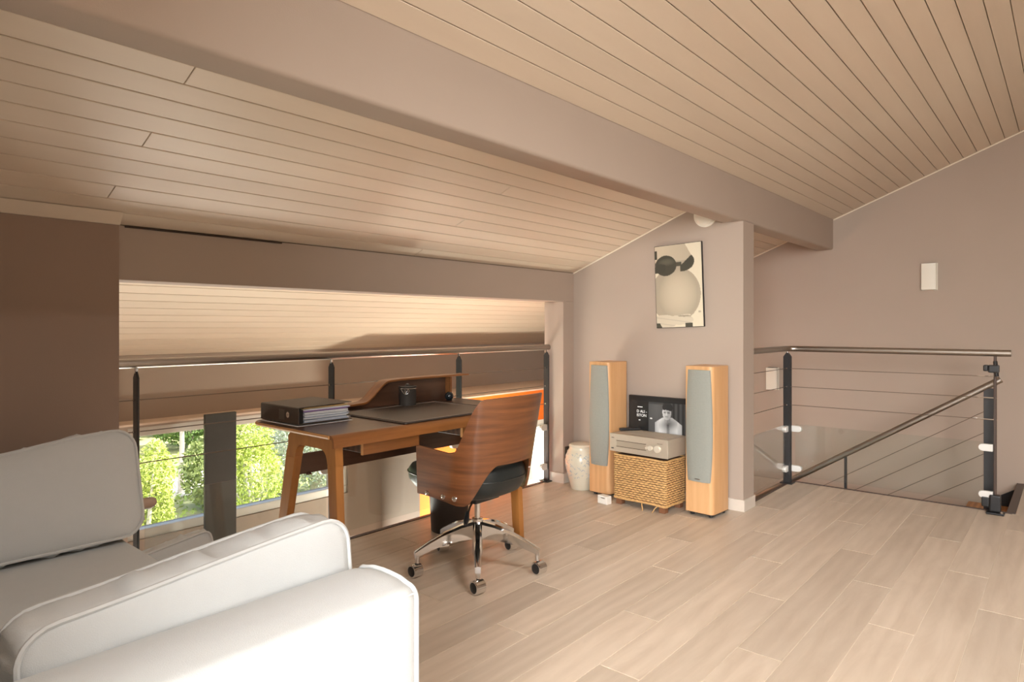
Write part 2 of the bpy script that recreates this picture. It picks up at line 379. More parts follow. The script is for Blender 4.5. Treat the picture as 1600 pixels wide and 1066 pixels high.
for (xa, xb, ya, yb) in ((VX0, VX1, VY0, VY0+.06), (VX0, VX1, VY1-.06, VY1), (VX0, VX0+.06, VY0+.06, VY1-.06), (VX1-.06, VX1, VY0+.06, VY1-.06)):
    prism([(ya, cz(ya)+.08), (yb, cz(yb)+.08), (yb, cz(yb)+.14), (ya, cz(ya)+.14)], 'x', xa, xb, bm)
obj('window_frame', bm, M['pvc'], rw); bm = bmesh.new()
prism([(VY0+.06, cz(VY0+.06)+.10), (VY1-.06, cz(VY1-.06)+.10), (VY1-.06, cz(VY1-.06)+.108), (VY0+.06, cz(VY0+.06)+.108)], 'x', VX0+.06, VX1-.06, bm); obj('pane', bm, M['pane'], rw)
window('window_1', W0, W1, Z0, Z1, 4.345, .058)['label'] = 'low garden window seen through the left balustrade'
window('window_2', 4.66, 5.55, -.75, .315, 3.90, .075)['label'] = 'white framed window in the orange wall'
window('added_window', .1, 3.1, -2.35, -.45, 4.53, .08, (1.1, 2.1))['label'] = 'unseen glazed door added to let light into the void'
# lower storey floor
struct('floor_lower', B(XR, XF, YR, 4.3, ZL-.1, ZL), M['tile'])
# trims
bm = bmesh.new(); tube([(4.178, 2.958, cz(2.958)-.003), (4.178, 1.765, cz(1.765)-.003)], .006, 6, bm); struct('trim_3', bm, M['trim'])
bm = bmesh.new(); tube([(XF-.005, 1.62, cz(1.62)-.003), (XF-.005, YR, cz(YR)-.003)], .007, 6, bm); struct('trim_4', bm, M['trim'])
bm = bmesh.new(); tube([(XF-.005, 3.1, cz(3.1)-.003), (XF-.005, 1.77, cz(1.77)-.003)], .007, 6, bm); struct('trim_5', bm, M['trim'])
bm = prism([(2.855, cz(2.855)-.004), (2.905, cz(2.905)-.004), (2.905, cz(2.905)-.03), (2.895, cz(2.905)-.03)], 'x', XR, .962); struct('trim_6', bm, M['board'])
struct('trim_7', B(.962, 4.045, 3.085, 3.115, -.27, .004), M['nosing'])
struct('trim_8', B(5.245, 5.262, .295, 1.665, -.27, .004), M['nosing'])
struct('trim_9', B(4.365, 5.245, 1.65, 1.665, -.27, .004), M['nosing'])
struct('trim_10', B(5.262, XF, .28, .325, -.27, .006), M['nosing'])
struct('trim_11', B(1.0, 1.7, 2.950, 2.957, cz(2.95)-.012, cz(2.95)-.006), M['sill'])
# skirting
struct('baseboard_divider', B(4.171, 4.183, 1.608, 2.946, 0, .075), M['base'], bev=.002)
struct('baseboard_end', B(4.183, 4.365, 1.608, 1.62, 0, .075), M['base'], bev=.002)
struct('baseboard_pilaster', B(4.033, 4.171, 2.946, 2.958, 0, .075), M['base'], bev=.002)
struct('baseboard_jamb', B(4.033, 4.045, 2.958, 3.08, 0, .075), M['base'], bev=.002)
struct('baseboard_back', B(XF-.012, XF, YR, .28, 0, .075), M['base'], bev=.002)
# ------------------------------------------------------------------ balustrades
def flat_post(parent, x, y, wx, wy, top, base=True, name='post', pair=False):
    bm = bmesh.new()
    for d in ((-.013, .013) if pair else (0,)):
        if wy >= wx:
            prism([(y-wy/2, 0), (y+wy/2, 0), (y+wy/2, top-.03), (y+wy*.1, top), (y-wy*.1, top), (y-wy/2, top-.03)], 'x', x+d-wx/2, x+d+wx/2, bm)
        else:
            prism([(x-wx/2, 0), (x+wx/2, 0), (x+wx/2, top-.03), (x+wx*.1, top), (x-wx*.1, top), (x-wx/2, top-.03)], 'y', y+d-wy/2, y+d+wy/2, bm)
    p = obj(name, bm, M['dark_metal'], parent, bev=.0015, seg=1)
    if base: obj('base_plate', B(x-.045, x+.045, y-.045, y+.045, .0005, .009), M['dark_metal'], p, bev=.002, seg=1)
    obj('saddle', tube([(x, y, top-.01), (x, y, top+.012)], .007, 8), M['chrome'], p)
    return p
def clamp(parent, c, d, n):
    """rounded glass clamp reaching from c along direction d; n is the glass normal"""
    d = Vector(d); n = Vector(n); z = Vector((0, 0, 1)); bm = bmesh.new()
    pts = [(-.004, -.023), (.050, -.023)]+[(.050+.023*math.cos(t), .023*math.sin(t)) for t in [(-.5+i/6)*PI for i in range(7)]]+[(.050, .023), (-.004, .023)]
    A = [bm.verts.new(Vector(c)+d*p[0]+z*p[1]+n*.013) for p in pts]; Bv = [bm.verts.new(Vector(c)+d*p[0]+z*p[1]-n*.013) for p in pts]
    bmesh.ops.remove_doubles(bm, verts=bm.verts[:], dist=1e-5)
    A = [v for v in A if v.is_valid]; Bv = [v for v in Bv if v.is_valid]
    bm.faces.new(A); bm.faces.new(Bv[::-1])
    for i in range(len(A)): bm.faces.new((A[i], A[(i+1) % len(A)], Bv[(i+1) % len(A)], Bv[i]))
    return obj('glass_clamp', bm, M['clamp'], parent, bev=.003)
WZ = (.878, .739, .600)
bl = thing('balustrade', 'steel and glass balustrade behind the desk, overlooking the garden window', 'balustrade', (2.5, 3.1, 0))
INV = Matrix.Translation((-2.5, -3.1, 0))
def into(o, inv):  # the part was modelled in world space: move it under its thing
    o.matrix_parent_inverse = inv; return o
PX = (1.094, 2.083, 3.067, 4.018)
into(obj('handrail', tube([(.955, 3.1, 1.038), (4.046, 3.1, 1.038)], .0212, 20), M['steel'], bl, smooth=True), INV)
for i, x in enumerate(PX):
    into(flat_post(bl, x, 3.1, .010, .048, 1.005), INV)
for z in WZ:
    into(obj('wire', tube([(1.02, 3.1, z), (4.02, 3.1, z)], .0026, 6), M['wire'], bl), INV)
    for x in PX: into(obj('wire_fitting', tube([(x-.014, 3.1, z), (x+.014, 3.1, z)], .0055, 8), M['chrome'], bl), INV)
for a, b in zip(PX, PX[1:]):
    into(obj('glass_panel', B(a+.035, b-.035, 3.096, 3.104, .05, .452), M['glass'], bl), INV)
    for z in (.418, .115):
        into(clamp(bl, (a+.004, 3.1, z), (1, 0, 0), (0, 1, 0)), INV); into(clamp(bl, (b-.004, 3.1, z), (-1, 0, 0), (0, 1, 0)), INV)
# stairwell balustrade
br = thing('balustrade', 'steel and glass balustrade with corner post around the stairwell', 'balustrade', (5.17, 1.67, 0))
INR = Matrix.Translation((-5.17, -1.67, 0))
into(obj('handrail', tube([(4.366, 1.675, 1.028), (5.10, 1.675, 1.028), (5.155, 1.668, 1.028), (5.18, 1.655, 1.028), (5.197, 1.63, 1.028), (5.2, 1.58, 1.028), (5.2, .298, 1.028)], .0212, 20), M['steel'], br, smooth=True), INR)
into(flat_post(br, 5.17, 1.66, .012, .052, .998, pair=True, name='corner_post'), INR)
for z in WZ:
    into(obj('wire', tube([(5.2, .38, z), (5.17, 1.66, z), ], .0022, 6), M['wire'], br), INR)
    into(obj('wire', tube([(5.17, 1.66, z), (4.366, 1.66, z)], .0022, 6), M['wire'], br), INR)
    into(obj('wire_fitting', tube([(5.17-.02, 1.66, z), (5.17+.02, 1.66, z)], .005, 8), M['chrome'], br), INR)
    into(obj('wire_fitting', tube([(5.2, .37, z), (5.2, .50, z)], .0042, 8), M['chrome'], br), INR)
into(obj('glass_panel', B(5.192, 5.2, .445, 1.61, .06, .452), M['glass'], br), INR)
into(obj('glass_panel', B(4.40, 5.125, 1.656, 1.664, .06, .452), M['glass'], br), INR)
for z in (.418, .115):
    into(clamp(br, (5.196, 1.636, z), (0, -1, 0), (1, 0, 0)), INR); into(clamp(br, (5.158, 1.66, z), (-1, 0, 0), (0, 1, 0)), INR)
    into(clamp(br, (5.196, .395, z), (0, 1, 0), (1, 0, 0)), INR)
into(obj('end_rod', tube([(5.2, .38, .01), (5.2, .38, 1.01)], .0085, 10), M['nosing'], br), INR)
# black clamps of a roll-up gate on the end rod
g1 = thing('gate_bracket', 'black plastic bracket clamped high on the right end rod', 'bracket', (5.2, .38, .93), group='gate brackets')
obj('body', B(-.032, .018, -.022, .036, -.028, .022), M['black'], g1, bev=.008); obj('jaw', B(-.044, .024, .036, .060, -.018, .02), M['black'], g1, bev=.006)
obj('clip', tube([(-.02, -.01, -.05), (.0, .0, .045)], .012, 10), M['black'], g1)
g2 = thing('gate_bracket', 'black plastic foot bracket at the base of the right end rod', 'bracket', (5.2, .38, .0), group='gate brackets')
obj('body', B(-.035, .025, -.03, .03, .012, .12), M['black'], g2, bev=.01); obj('foot_plate', B(-.06, .03, -.05, .045, .001, .013), M['black'], g2, bev=.004)
obj('jaw', B(-.03, .03, .03, .07, .04, .10), M['black'], g2, bev=.006); obj('screw', tube([(-.045, -.035, .013), (-.045, -.035, .022)], .008, 10), M['chrome'], g2)
# ------------------------------------------------------------------ staircase
ST = .651
stc = thing('staircase', 'wooden stair with black stringers going down below the far railing', 'staircase', (5.8, .31, 0))
INS = Matrix.Translation((-5.8, -.31, 0))
for k in range(12):
    z = -.176*(k+1); y0 = .325+.27*k
    into(obj('tread', B(5.375, 6.245, y0, y0+.30, z-.04, z), M['tread'], stc, bev=.004), INS)
for x in (5.355, 6.248):
    into(obj('stringer', prism([(.326, -.035), (.326, -.30), (3.57, -.30-ST*3.24), (3.57, -.035-ST*3.24)], 'x', x, x+.02), M['black'], stc), INS)
into(obj('landing', B(5.375, 6.245, 3.572, 3.80, ZL, -2.27), M['tread'], stc, bev=.004), INS)
srl = thing('stair_railing', 'sloping steel handrail on dark posts descending along the stairs', 'railing', (5.33, .42, 0))
INL = Matrix.Translation((-5.33, -.42, 0))
def hz(y): return .843-ST*(y-.373)
into(obj('handrail', tube([(5.335, .36, hz(.36)), (5.335, 3.0, hz(3.0))], .0212, 20), M['steel'], srl, smooth=True), INL)
for y, wd, d in ((.424, .012, .055), (1.292, .012, .016), (2.3, .012, .045)):
    pb = -.2-ST*(y-.3)
    into(obj('post', B(5.335-wd, 5.335+wd, y-d/2, y+d/2, pb, hz(y)-.02), M['dark_metal'], srl, bev=.002), INL)
for q in (.16, .30, .44, .58):
    into(obj('wire', tube([(5.335, .424, hz(.424)-q), (5.335, 2.95, hz(2.95)-q)], .0022, 6), M['wire'], srl), INL)
# ------------------------------------------------------------------ sofa
def cushion_parts(parent, name, a, c, t, R, bulge, wob, nu=30, nv=20, pr=.0055, double=True, seed=1):
    """upright box cushion: a,c half sizes in local x,z, t thickness in y; wob(x,z)->dz"""
    r = np.random.default_rng(seed); ph = r.uniform(0, 6, 8)
    def rr(px, pz):
        sx, sz = math.copysign(1, px), math.copysign(1, pz); dx, dz = abs(px)-(a-R), abs(pz)-(c-R)
        if dx > 0 and dz > 0:
            k = max(dx, dz)/max(1e-9, math.hypot(dx, dz)); px, pz = sx*(a-R+dx*k), sz*(c-R+dz*k)
        return px, pz
    def P(px, pz, s, b=1.0):
        x, z = rr(px, pz)
        f = max(0, 1-(px/a)**4)*max(0, 1-(pz/c)**4)
        wr = .004*math.sin(px*23+ph[0]+3*math.sin(pz*9))*math.sin(pz*17+ph[1])
        y = s*(t/2+(bulge*f+wr*f)*b)
        return Vector((x, y, z+wob(x, z)))
    bm = bmesh.new(); G = {}
    for s in (-1, 1):
        for i in range(nu+1):
            for j in range(nv+1):
                G[s, i, j] = bm.verts.new(P(-a+2*a*i/nu, -c+2*c*j/nv, s))
        for i in range(nu):
            for j in range(nv): bm.faces.new((G[s, i, j], G[s, i+1, j], G[s, i+1, j+1], G[s, i, j+1]))
    per = [(i, 0) for i in range(nu)]+[(nu, j) for j in range(nv)]+[(i, nv) for i in range(nu, 0, -1)]+[(0, j) for j in range(nv, 0, -1)]
    nb = 6; n = len(per); cols = []
    for q, (i, j) in enumerate(per):
        A_, B_ = G[-1, i, j], G[1, i, j]; colv = [A_]
        cen = Vector((0, 0, 0)); out = Vector((A_.co.x/a**1, 0, A_.co.z/c)).normalized()
        for b in range(1, nb):
            f = b/nb; puck = .008*math.sin(PI*f)*(1+1.3*math.sin(q*.9+ph[2])*math.sin(q*.37+ph[3]))
            puck += .006*math.sin(PI*f)*math.sin(q*2.3+ph[4]+f*4)
            colv.append(bm.verts.new(A_.co.lerp(B_.co, f)+out*puck))
        colv.append(B_); cols.append(colv)
    for q in range(n):
        u, v = cols[q], cols[(q+1) % n]
        for b in range(nb): bm.faces.new((u[b], u[b+1], v[b+1], v[b]))
    loops = [[G[s, i, j].co.copy() for i, j in per] for s in ((-1, 1) if double else (-1,))]
    body = obj(name, bm, M['fabric'], parent, smooth='all')
    for lp in loops: obj('piping', tube(lp, pr, 6, closed=True), M['piping'], parent, smooth=True)
    return body
sofa = thing('sofa', 'cream fabric sofa with square arms in the left foreground', 'sofa', (.43, 2.0, 0))
INF = Matrix.Translation((-.43, -2.0, 0))
def arm(y0, y1, x0, x1, zt, label=None):
    pf = [(y0, .08)]+[(y0+.028-.028*math.cos(t), zt-.028+.028*math.sin(t)) for t in [PI/2*i/5 for i in range(6)]] + \
         [(y0+(y1-y0)*f, zt+.010*math.sin(PI*f)) for f in (.25, .4, .55, .7)] + \
         [(y1-.035+.035*math.sin(t), zt-.035+.035*math.cos(t)) for t in [PI/2*i/5 for i in range(6)]]+[(y1, .08)]
    bm = bmesh.new(); n = len(pf); rings = []
    secs = [(x0, 0), (x0+.3, 0), (x0+.6, 0), (x1-.05, 0), (x1-.025, .002), (x1-.01, .006), (x1-.002, .014), (x1, .022)]
    yc = (y0+y1)/2
    for x, ins in secs:
        rings.append([bm.verts.new((x, p[0]+(ins if p[0] < yc else -ins), p[1]-(ins if p[1] > .3 else 0))) for p in pf])
    for A_, B_ in zip(rings, rings[1:]):
        for i in range(n-1): bm.faces.new((A_[i], A_[i+1], B_[i+1], B_[i]))
    bm.faces.new(rings[0]); bm.faces.new(rings[-1][::-1])
    o = into(obj('arm', bm, M['fabric'], sofa, smooth=True), INF)
    into(obj('piping', tube([(x1-.004, p[0]+(.004 if p[0] < yc else -.004), p[1]-(.004 if p[1] > .3 else 0)) for p in pf], .0055, 6), M['piping'], sofa, smooth=True), INF)
    into(obj('seam', tube([(x0, y0+.004, zt-.015), (x1-.006, y0+.006, zt-.017)], .003, 6), M['piping'], sofa, smooth=True), INF)
    return o
arm(1.108, 1.335, -.12, .972, .622); arm(2.675, 2.885, -.12, .90, .60)
into(obj('base', B(-.12, .86, 1.335, 2.675, .08, .27), M['fabric'], sofa, bev=.02, smooth=True), INF)
into(obj('backrest', B(-.16, .10, 1.108, 2.885, .08, .78), M['fabric'], sofa, bev=.05, seg=4, smooth=True), INF)
bm = B(.11, .885, 1.345, 2.665, .275, .43)
into(obj('seat_cushion', bm, M['fabric'], sofa, bev=.028, seg=4, smooth=True), INF)
into(obj('piping', tube([(.878, 1.37, .415), (.878, 2.64, .415)], .005, 6), M['piping'], sofa), INF)
for x in (-.08, .80):
    for y in (1.16, 2.83): into(obj('foot', lathe([(.018, 0), (.025, .08)], (x, y, 0), 12), M['black'], sofa), INF)
rail = into(obj('arm_rail', lathe([(.0, 0), (.012, .004), (.0185, .012), (.021, .024), (.021, .34)][::-1], (0, 0, 0), 16, axis='x'), mat('wood_rail', (.42, .30, .23), .6, var=.05), sofa, smooth=True, loc=(.0, .0, .0)), INF)
rail.rotation_euler = (0, 0, PI); rail.location = (1.045, 2.75, .508)
c1 = thing('sofa_cushion', 'cream box cushion with piped edges standing against the near sofa arm', 'cushion', (.628, 1.412, .567), group='sofa cushions')
cushion_parts(c1, 'cover', .338, .138, .125, .065, .016, lambda x, z: (.010*math.sin(x*7+.6)+.018*(x/.32)**2*(1 if x > 0 else .1)-.008)*(z+.15)/.3, seed=3)
c1.rotation_euler = (math.radians(-3), math.radians(-2.4), math.radians(1.5))
c2 = thing('sofa_cushion', 'shaded cream cushion leaning on the far sofa arm by the dark wall', 'cushion', (.545, 2.64, .605), group='sofa cushions')
cushion_parts(c2, 'cover', .385, .172, .085, .07, .03, lambda x, z: (.012*math.sin(x*9)+.045*max(0, (x-.0)/.385)**1.5-.0)*(z+.17)/.34, seed=5)
c2.rotation_euler = (math.radians(-17), math.radians(0), 0)
c3 = thing('floor_cushion', 'small white cushion propped on the floor between the sofa and the balustrade', 'cushion', (1.20, 2.93, .145))
cushion_parts(c3, 'cover', .15, .125, .07, .03, .012, lambda x, z: 0, nu=16, nv=14, seed=9)
c3.rotation_euler = (math.radians(-8), math.radians(-9), 0)
# ------------------------------------------------------------------ desk
dk = thing('writing_desk', 'walnut writing desk with bent shelf and splayed wooden legs', 'desk', (2.25, 2.66, 0))
IND = Matrix.Translation((-2.25, -2.66, 0))
DT = .745; DX0, DX1, DY0, DY1 = 1.567, 2.93, 2.315, 3.03
pts = rrect(DX0, DX1, DY0+.03, DY1, 0, 6, rr=(.09, .11, .001, .001))
top = into(obj('desk_top', prism(pts, 'z', DT-.018, DT), [M['walnut_top']], dk, bev=.003), IND)
# rolled front edge: bent plywood apron
pf = [(DY0+.031, DT)]+[(DY0+.03-.03*math.sin(t), DT-.03+.03*math.cos(t)) for t in [PI/2*i/6 for i in range(7)]]+[(DY0, DT-.052), (DY0+.014, DT-.052)] + \
     [(DY0+.03-.016*math.sin(t), DT-.03+.016*math.cos(t)) for t in [PI/2*i/6 for i in range(6, -1, -1)]]+[(DY0+.031, DT-.016)]
into(obj('front_edge', prism(pf, 'x', DX0, DX1), M['desk'], dk, smooth=True), IND)
into(obj('edge_band', tube([(DX0-.001, p[1], DT-.009) if False else (p[0], p[1], DT-.009) for p in rrect(DX0, DX1, DY0+.03, DY1, 0, 6, rr=(.09, .11, .001, .001))[6:15]], .0085, 6), M['edge'], dk, smooth=True), IND)
def end_frame(x):
    yf0, yf1, yb0, yb1 = 2.30, 2.35, 2.80, 2.85   # feet
    tf0, tb1 = 2.335, 2.70                        # outer tops
    zt = DT-.02
    arch = []
    cy, hw, za = (tf0+tb1)/2, (tb1-tf0)/2-.058, zt-.05
    inner = [(yf1, 0), (cy-hw, za-.10)]+[(cy-hw+.06-.06*math.cos(t), za-.06+.06*math.sin(t)) for t in [PI/2*i/5 for i in range(6)]]
    inner += [(cy+hw-.06+.06*math.sin(t), za-.06+.06*math.cos(t)) for t in [PI/2*i/5 for i in range(6)]]+[(cy+hw, za-.10), (yb0, 0)]
    outer = [(yb1, 0), (tb1, zt), (tf0, zt), (yf0, 0)]
    # build the inverted U as quads: front leg, back leg, crown
    bm = bmesh.new(); x0, x1 = x-.019, x+.019
    prism([(yf0, 0), (yf1, 0), (cy-hw, za-.06), (tf0+(yf0-tf0)*.14, za-.06)], 'x', x0, x1, bm)
    bmb = bmesh.new(); prism([(yb0, 0), (yb1, 0), (tb1+(yb1-tb1)*.14, za-.06), (cy+hw, za-.06)], 'x', x0, x1, bmb)
    bmc = bmesh.new(); n = 10
    top_l = [(tf0+(yf0-tf0)*.14+(tb1+(yb1-tb1)*.14-tf0-(yf0-tf0)*.14)*0, za-.06)]
    ip = [(cy-hw, za-.06)]+[(cy-hw+.05-.05*math.cos(t), za-.06+.06*math.sin(t)) for t in [PI/2*i/5 for i in range(1, 6)]] + \
         [(cy+hw-.05+.05*math.sin(t), za-.06+.06*math.cos(t)) for t in [PI/2*i/5 for i in range(0, 6)]]
    opn = [(tf0+(yf0-tf0)*.14, za-.06)]+[(tf0, za)]+[(tf0+(tb1-tf0)*f, zt) for f in [i/9 for i in range(0, 10)]][0:]
    op = [(tf0+(yf0-tf0)*.14, za-.06), (tf0+.0, za-.01), (tf0, zt-.02), (tf0+.02, zt), (tf0+.1, zt), (cy, zt), (cy, zt), (tb1-.1, zt), (tb1-.02, zt), (tb1, zt-.02), (tb1, za-.01), (tb1+(yb1-tb1)*.14, za-.06)]
    op = [(p[0], p[1]) for p in op][:len(ip)]
    for i in range(len(ip)-1):
        q = [ip[i], ip[i+1], op[i+1], op[i]]
        u = []
        for p in q:
            if not u or (abs(p[0]-u[-1][0])+abs(p[1]-u[-1][1])) > 1e-4: u.append(p)
        if len(u) > 2: prism(u, 'x', x0, x1, bmc)
    bmesh.ops.remove_doubles(bmc, verts=bmc.verts[:], dist=1e-4)
    into(obj('leg', bm, M['desk_leg'], dk, bev=.004), IND); into(obj('leg', bmb, M['desk_leg'], dk, bev=.004), IND)
    into(obj('leg_arch', bmc, M['desk_leg'], dk), IND)
end_frame(1.605); end_frame(2.765)
into(obj('stretcher', B(1.624, 2.746, 2.745, 2.765, .505, .60), M['walnut_top'], dk, bev=.003), IND)
for x in (1.72, 1.86): into(obj('bolt', lathe([(.0, .012), (.010, .010), (.014, 0)][::-1], (x, 2.745, .50), 12), M['walnut_top'], dk, smooth=True), IND)
for x0, x1 in ((1.745, 2.07), (2.36, 2.69)):
    d = into(obj('drawer', B(x0+.008, x1-.008, 2.372, 2.72, .640, DT-.019), M['walnut_top'], dk, bev=.002), IND)
    fr = obj('drawer_front', B(x0, x1, 2.358, 2.372, .634, .711), [M['desk']], d, bev=.003); fr.matrix_parent_inverse = Matrix.Identity(4)
    sd = obj('drawer_edge', B(x0-.0015, x0, 2.3575, 2.3725, .634, .711), M['edge'], d)
# bent shelf on the back
def s_curve(n=14):
    P = [(2.03, DT+.032), (2.12, DT+.033), (2.185, DT+.036)]
    for i in range(1, n+1):
        t = i/n; s = t*t*(3-2*t); P.append((2.185+.185*t, DT+.036+.112*s))
    return P+[(2.44, DT+.151), (2.6, DT+.152), (2.8, DT+.152), (3.005, DT+.152)]
sc = s_curve(); bm = bmesh.new()
lo = [(x, z-.011) for x, z in sc]
prism(sc+lo[::-1], 'y', 2.945, 3.025, bm)
into(obj('bent_shelf', bm, M['desk'], dk, smooth=True, bev=.0015, seg=1), IND)
prof = [(2.03, DT)]+[(x, z-.0115) for x, z in sc if x < 2.87]+[(2.86, DT+.140), (2.86, DT)]
into(obj('back_panel', prism(prof, 'y', 3.0, 3.018), M['walnut_top'], dk), IND)
into(obj('shelf_support', B(2.848, 2.862, 2.955, 3.0, DT, DT+.1405), M['desk'], dk), IND)
# ------------------------------------------------------------------ things on the desk
pd = thing('desk_pad', 'large brown leather desk pad with stitched rim on the writing desk', 'desk pad', (2.325, 2.625, DT))
obj('mat', prism(rrect(-.355, .355, -.285, .285, .012, 3), 'z', .0006, .006), M['pad'], pd, bev=.002)
obj('rim', tube([(x, y, .0062) for x, y in rrect(-.345, .345, -.275, .275, .01, 3)], .003, 6, closed=True), M['pad'], pd, smooth=True)
obj('stitching', tube([(x, y, .0062) for x, y in rrect(-.325, .325, -.255, .255, .004, 2)], .0014, 5, closed=True), mat('pale_stitch', (.30, .25, .21), .6, var=.1), pd)
bd = thing('ring_binder', 'dark brown ring binder full of papers lying on the left end of the desk', 'binder', (1.617, 2.667, DT+.001))
obj('cover', prism([(0, .004), (.29, .004), (.29, .007), (.006, .007), (.006, .079), (.29, .085), (.29, .088), (.004, .083), (0, .079)], 'y', 0, .335), M['binder'], bd, bev=.0012, seg=1)
obj('finger_ring', lathe([(.0095, 0), (.0135, 0), (.0135, .003), (.0095, .003)], (-.0032, .085, .045), 20, axis='x'), M['chrome'], bd, smooth=True)
obj('finger_hole', lathe([(.0, 0), (.0095, 0), (.0095, .001), (0, .001)], (-.0012, .085, .045), 20, axis='x'), M['black'], bd)
obj('spine_label', B(-.0012, -.0002, .115, .165, .018, .066), mat('grey_spine_label', (.09, .075, .065), .35, var=.2, scale=80), bd)
zz = .0075
k = 0
while zz < .076:
    hh = random.choice((.0012, .002, .003, .0042)); x1 = .278+random.uniform(-.012, .010)
    m_ = M['paper_b'] if random.random() < .3 and zz < .05 else M['paper_v'] if .056 < zz < .063 else M['paper_y'] if zz > .070 else M['paper']
    obj('sheet', B(.03+.01*random.random(), x1, .008+random.uniform(-.002, .012), .322, zz, zz+hh*.86), m_, bd); zz += hh; k += 1
obj('lever_arch', B(.008, .03, .01, .30, .008, .07), M['black'], bd)
tag(obj('loose_sheet', B(0, .30, -.012, .33, .0002, .0008), M['paper'], None, loc=(1.605, 2.667, DT)), 'loose white papers lying under the ring binder', 'paper')
cp = thing('pen_cup', 'dark metal pencil cup with thin wire decoration at the back of the desk', 'cup', (2.445, 2.888, DT+.001))
obj('cup_body', lathe([(.0, .001), (.047, 0), (.049, .005), (.049, .108), (.052, .112), (.046, .113), (.044, .105), (.043, .01), (0, .008)], seg=32), M['cup'], cp, smooth=True)
obj('rim_wire', tube([(.051*math.cos(t), .051*math.sin(t), .100) for t in [2*PI*i/28 for i in range(28)]], .0016, 5, closed=True), M['chrome'], cp)
obj('wire_loop', tube([(.0505*math.cos(q), .0505*math.sin(q), z) for q, z in ((3.15, .10), (3.45, .082), (3.75, .068), (4.05, .074), (4.2, .09), (4.1, .10), (3.95, .085), (3.8, .07), (3.7, .10))], .0013, 5), M['chrome'], cp)
obj('knob', lathe([(0, .128), (.008, .126), (.011, .119), (.006, .113)][::-1], seg=14), M['cup'], cp, smooth=True)
eg = thing('desk_ball', 'small glossy dark ball ornament beside the pencil cup on the desk', 'ornament', (2.785, 2.90, DT+.0008))
obj('ball', lathe([(0, 0)]+[(.027*math.sin(t), .027-.027*math.cos(t)) for t in [PI*i/14 for i in range(2, 14)]]+[(0, .054)], seg=24), mat('dark_glaze', (.012, .018, .022), .12, var=.2, scale=30), eg, smooth=True)
obj('ball_foot', lathe([(.017, .0), (.019, .004), (.013, .007)], seg=20), M['black'], eg)
# ------------------------------------------------------------------ waste bin
wb = thing('waste_bin', 'dark brown round waste bin under the desk', 'bin', (2.69, 2.80, 0))
obj('bin_body', lathe([(0, .004), (.104, .0), (.107, .004), (.122, .31), (.126, .313), (.126, .318), (.119, .318), (.103, .01), (0, .01)], seg=40), M['bin'], wb, smooth=True)
obj('rim', tube([(.1235*math.cos(t), .1235*math.sin(t), .316) for t in [2*PI*i/40 for i in range(40)]], .004, 6, closed=True), M['bin'], wb, smooth=True)
# ------------------------------------------------------------------ office chair
ch = thing('office_chair', 'walnut plywood shell swivel chair with black leather seat and chrome star base', 'chair', (2.345, 2.24, 0), math.radians(2))
def plan(th):
    """outline of the shell; th in degrees from straight back (-y), sign = side"""
    a = abs(th); s = 1 if th >= 0 else -1
    if a <= 90:
        t = math.radians(a); return Vector((s*.252*math.sin(t)**.86, -.03-.195*math.cos(t)**.86, 0)), Vector((s*math.sin(t), -math.cos(t), 0))
    return Vector((s*.252, -.03+(a-90)*.0088, 0)), Vector((s, 0, 0))
def smooth_step(a, b, x):
    t = min(1, max(0, (x-a)/(b-a))); return t*t*(3-2*t)
def ztop(a): return .862+.016*math.cos(math.radians(a*1.6))-(.235)*smooth_step(40, 80, a)+.018*smooth_step(84, 112, a)
def zbot(a): return .560-.185*smooth_step(22, 66, a)**.9+.022*smooth_step(72, 110, a)
bm = bmesh.new(); NU, NV = 88, 14; rows = []
for i in range(NU+1):
    th = -112+224*i/NU; a = abs(th); p, n_ = plan(th); zt, zb = ztop(a), zbot(a); r = []
    for j in range(NV+1):
        z = zb+(zt-zb)*j/NV
        lean = (z-.42)*(.15*max(0, math.cos(math.radians(a)))+.035)
        r.append(bm.verts.new(p+n_*lean+Vector((0, 0, z))))
    rows.append(r)
for i in range(NU):
    for j in range(NV): bm.faces.new((rows[i][j], rows[i+1][j], rows[i+1][j+1], rows[i][j+1]))
bmesh.ops.recalc_face_normals(bm, faces=bm.faces[:])
bmesh.ops.solidify(bm, geom=bm.faces[:], thickness=.011)
M['shell'] = wood('walnut_bent_shell', (.085, .028, .010), (.235, .085, .028), .33, grain=(.9, .9, 15), scale=2.6, dist=1.2, coat=.25, rings=.0)
sh = obj('backrest_shell', bm, M['shell'], ch, smooth=True)
for s in (-1, 1):
    for th in (104, 92, 78):
        p, n_ = plan(s*th); q = p+Vector((0, 0, .408)); qn = n_
        obj('bolt', tube([q-qn*.012+n_*.0, q+qn*.004, q+qn*.007], [.0125, .0125, .008], 14), M['chrome'], sh, smooth=True)
bm = bmesh.new(); rings = []
for f, z in ((.55, .372), (.74, .380), (.90, .402), (.985, .440), (1, .475), (.985, .512), (.93, .535), (.80, .548), (.45, .552)):
    ring = []
    for i in range(48):
        t = 2*PI*i/48; c, s = math.cos(t), math.sin(t)
        ring.append(bm.verts.new((.236*f*math.copysign(abs(c)**.72, c), .075+.292*f*math.copysign(abs(s)**.72, s), z-(.03*max(0, s) if z > .5 else 0)+(.012*max(0, s) if z < .42 else 0))))
    rings.append(ring)
for A_, B_ in zip(rings, rings[1:]):
    for i in range(48): bm.faces.new((A_[i], A_[(i+1) % 48], B_[(i+1) % 48], B_[i]))
bm.faces.new(rings[0]); bm.faces.new(rings[-1])
st_ = [v.co.copy()*1.0 for v in rings[4]]
seat = obj('seat', bm, M['leather'], ch, smooth='all')
obj('seat_piping', tube([Vector((v.x*1.003, v.y*1.003, v.z)) for v in st_], .0035, 6, closed=True), M['leather'], seat, smooth=True)
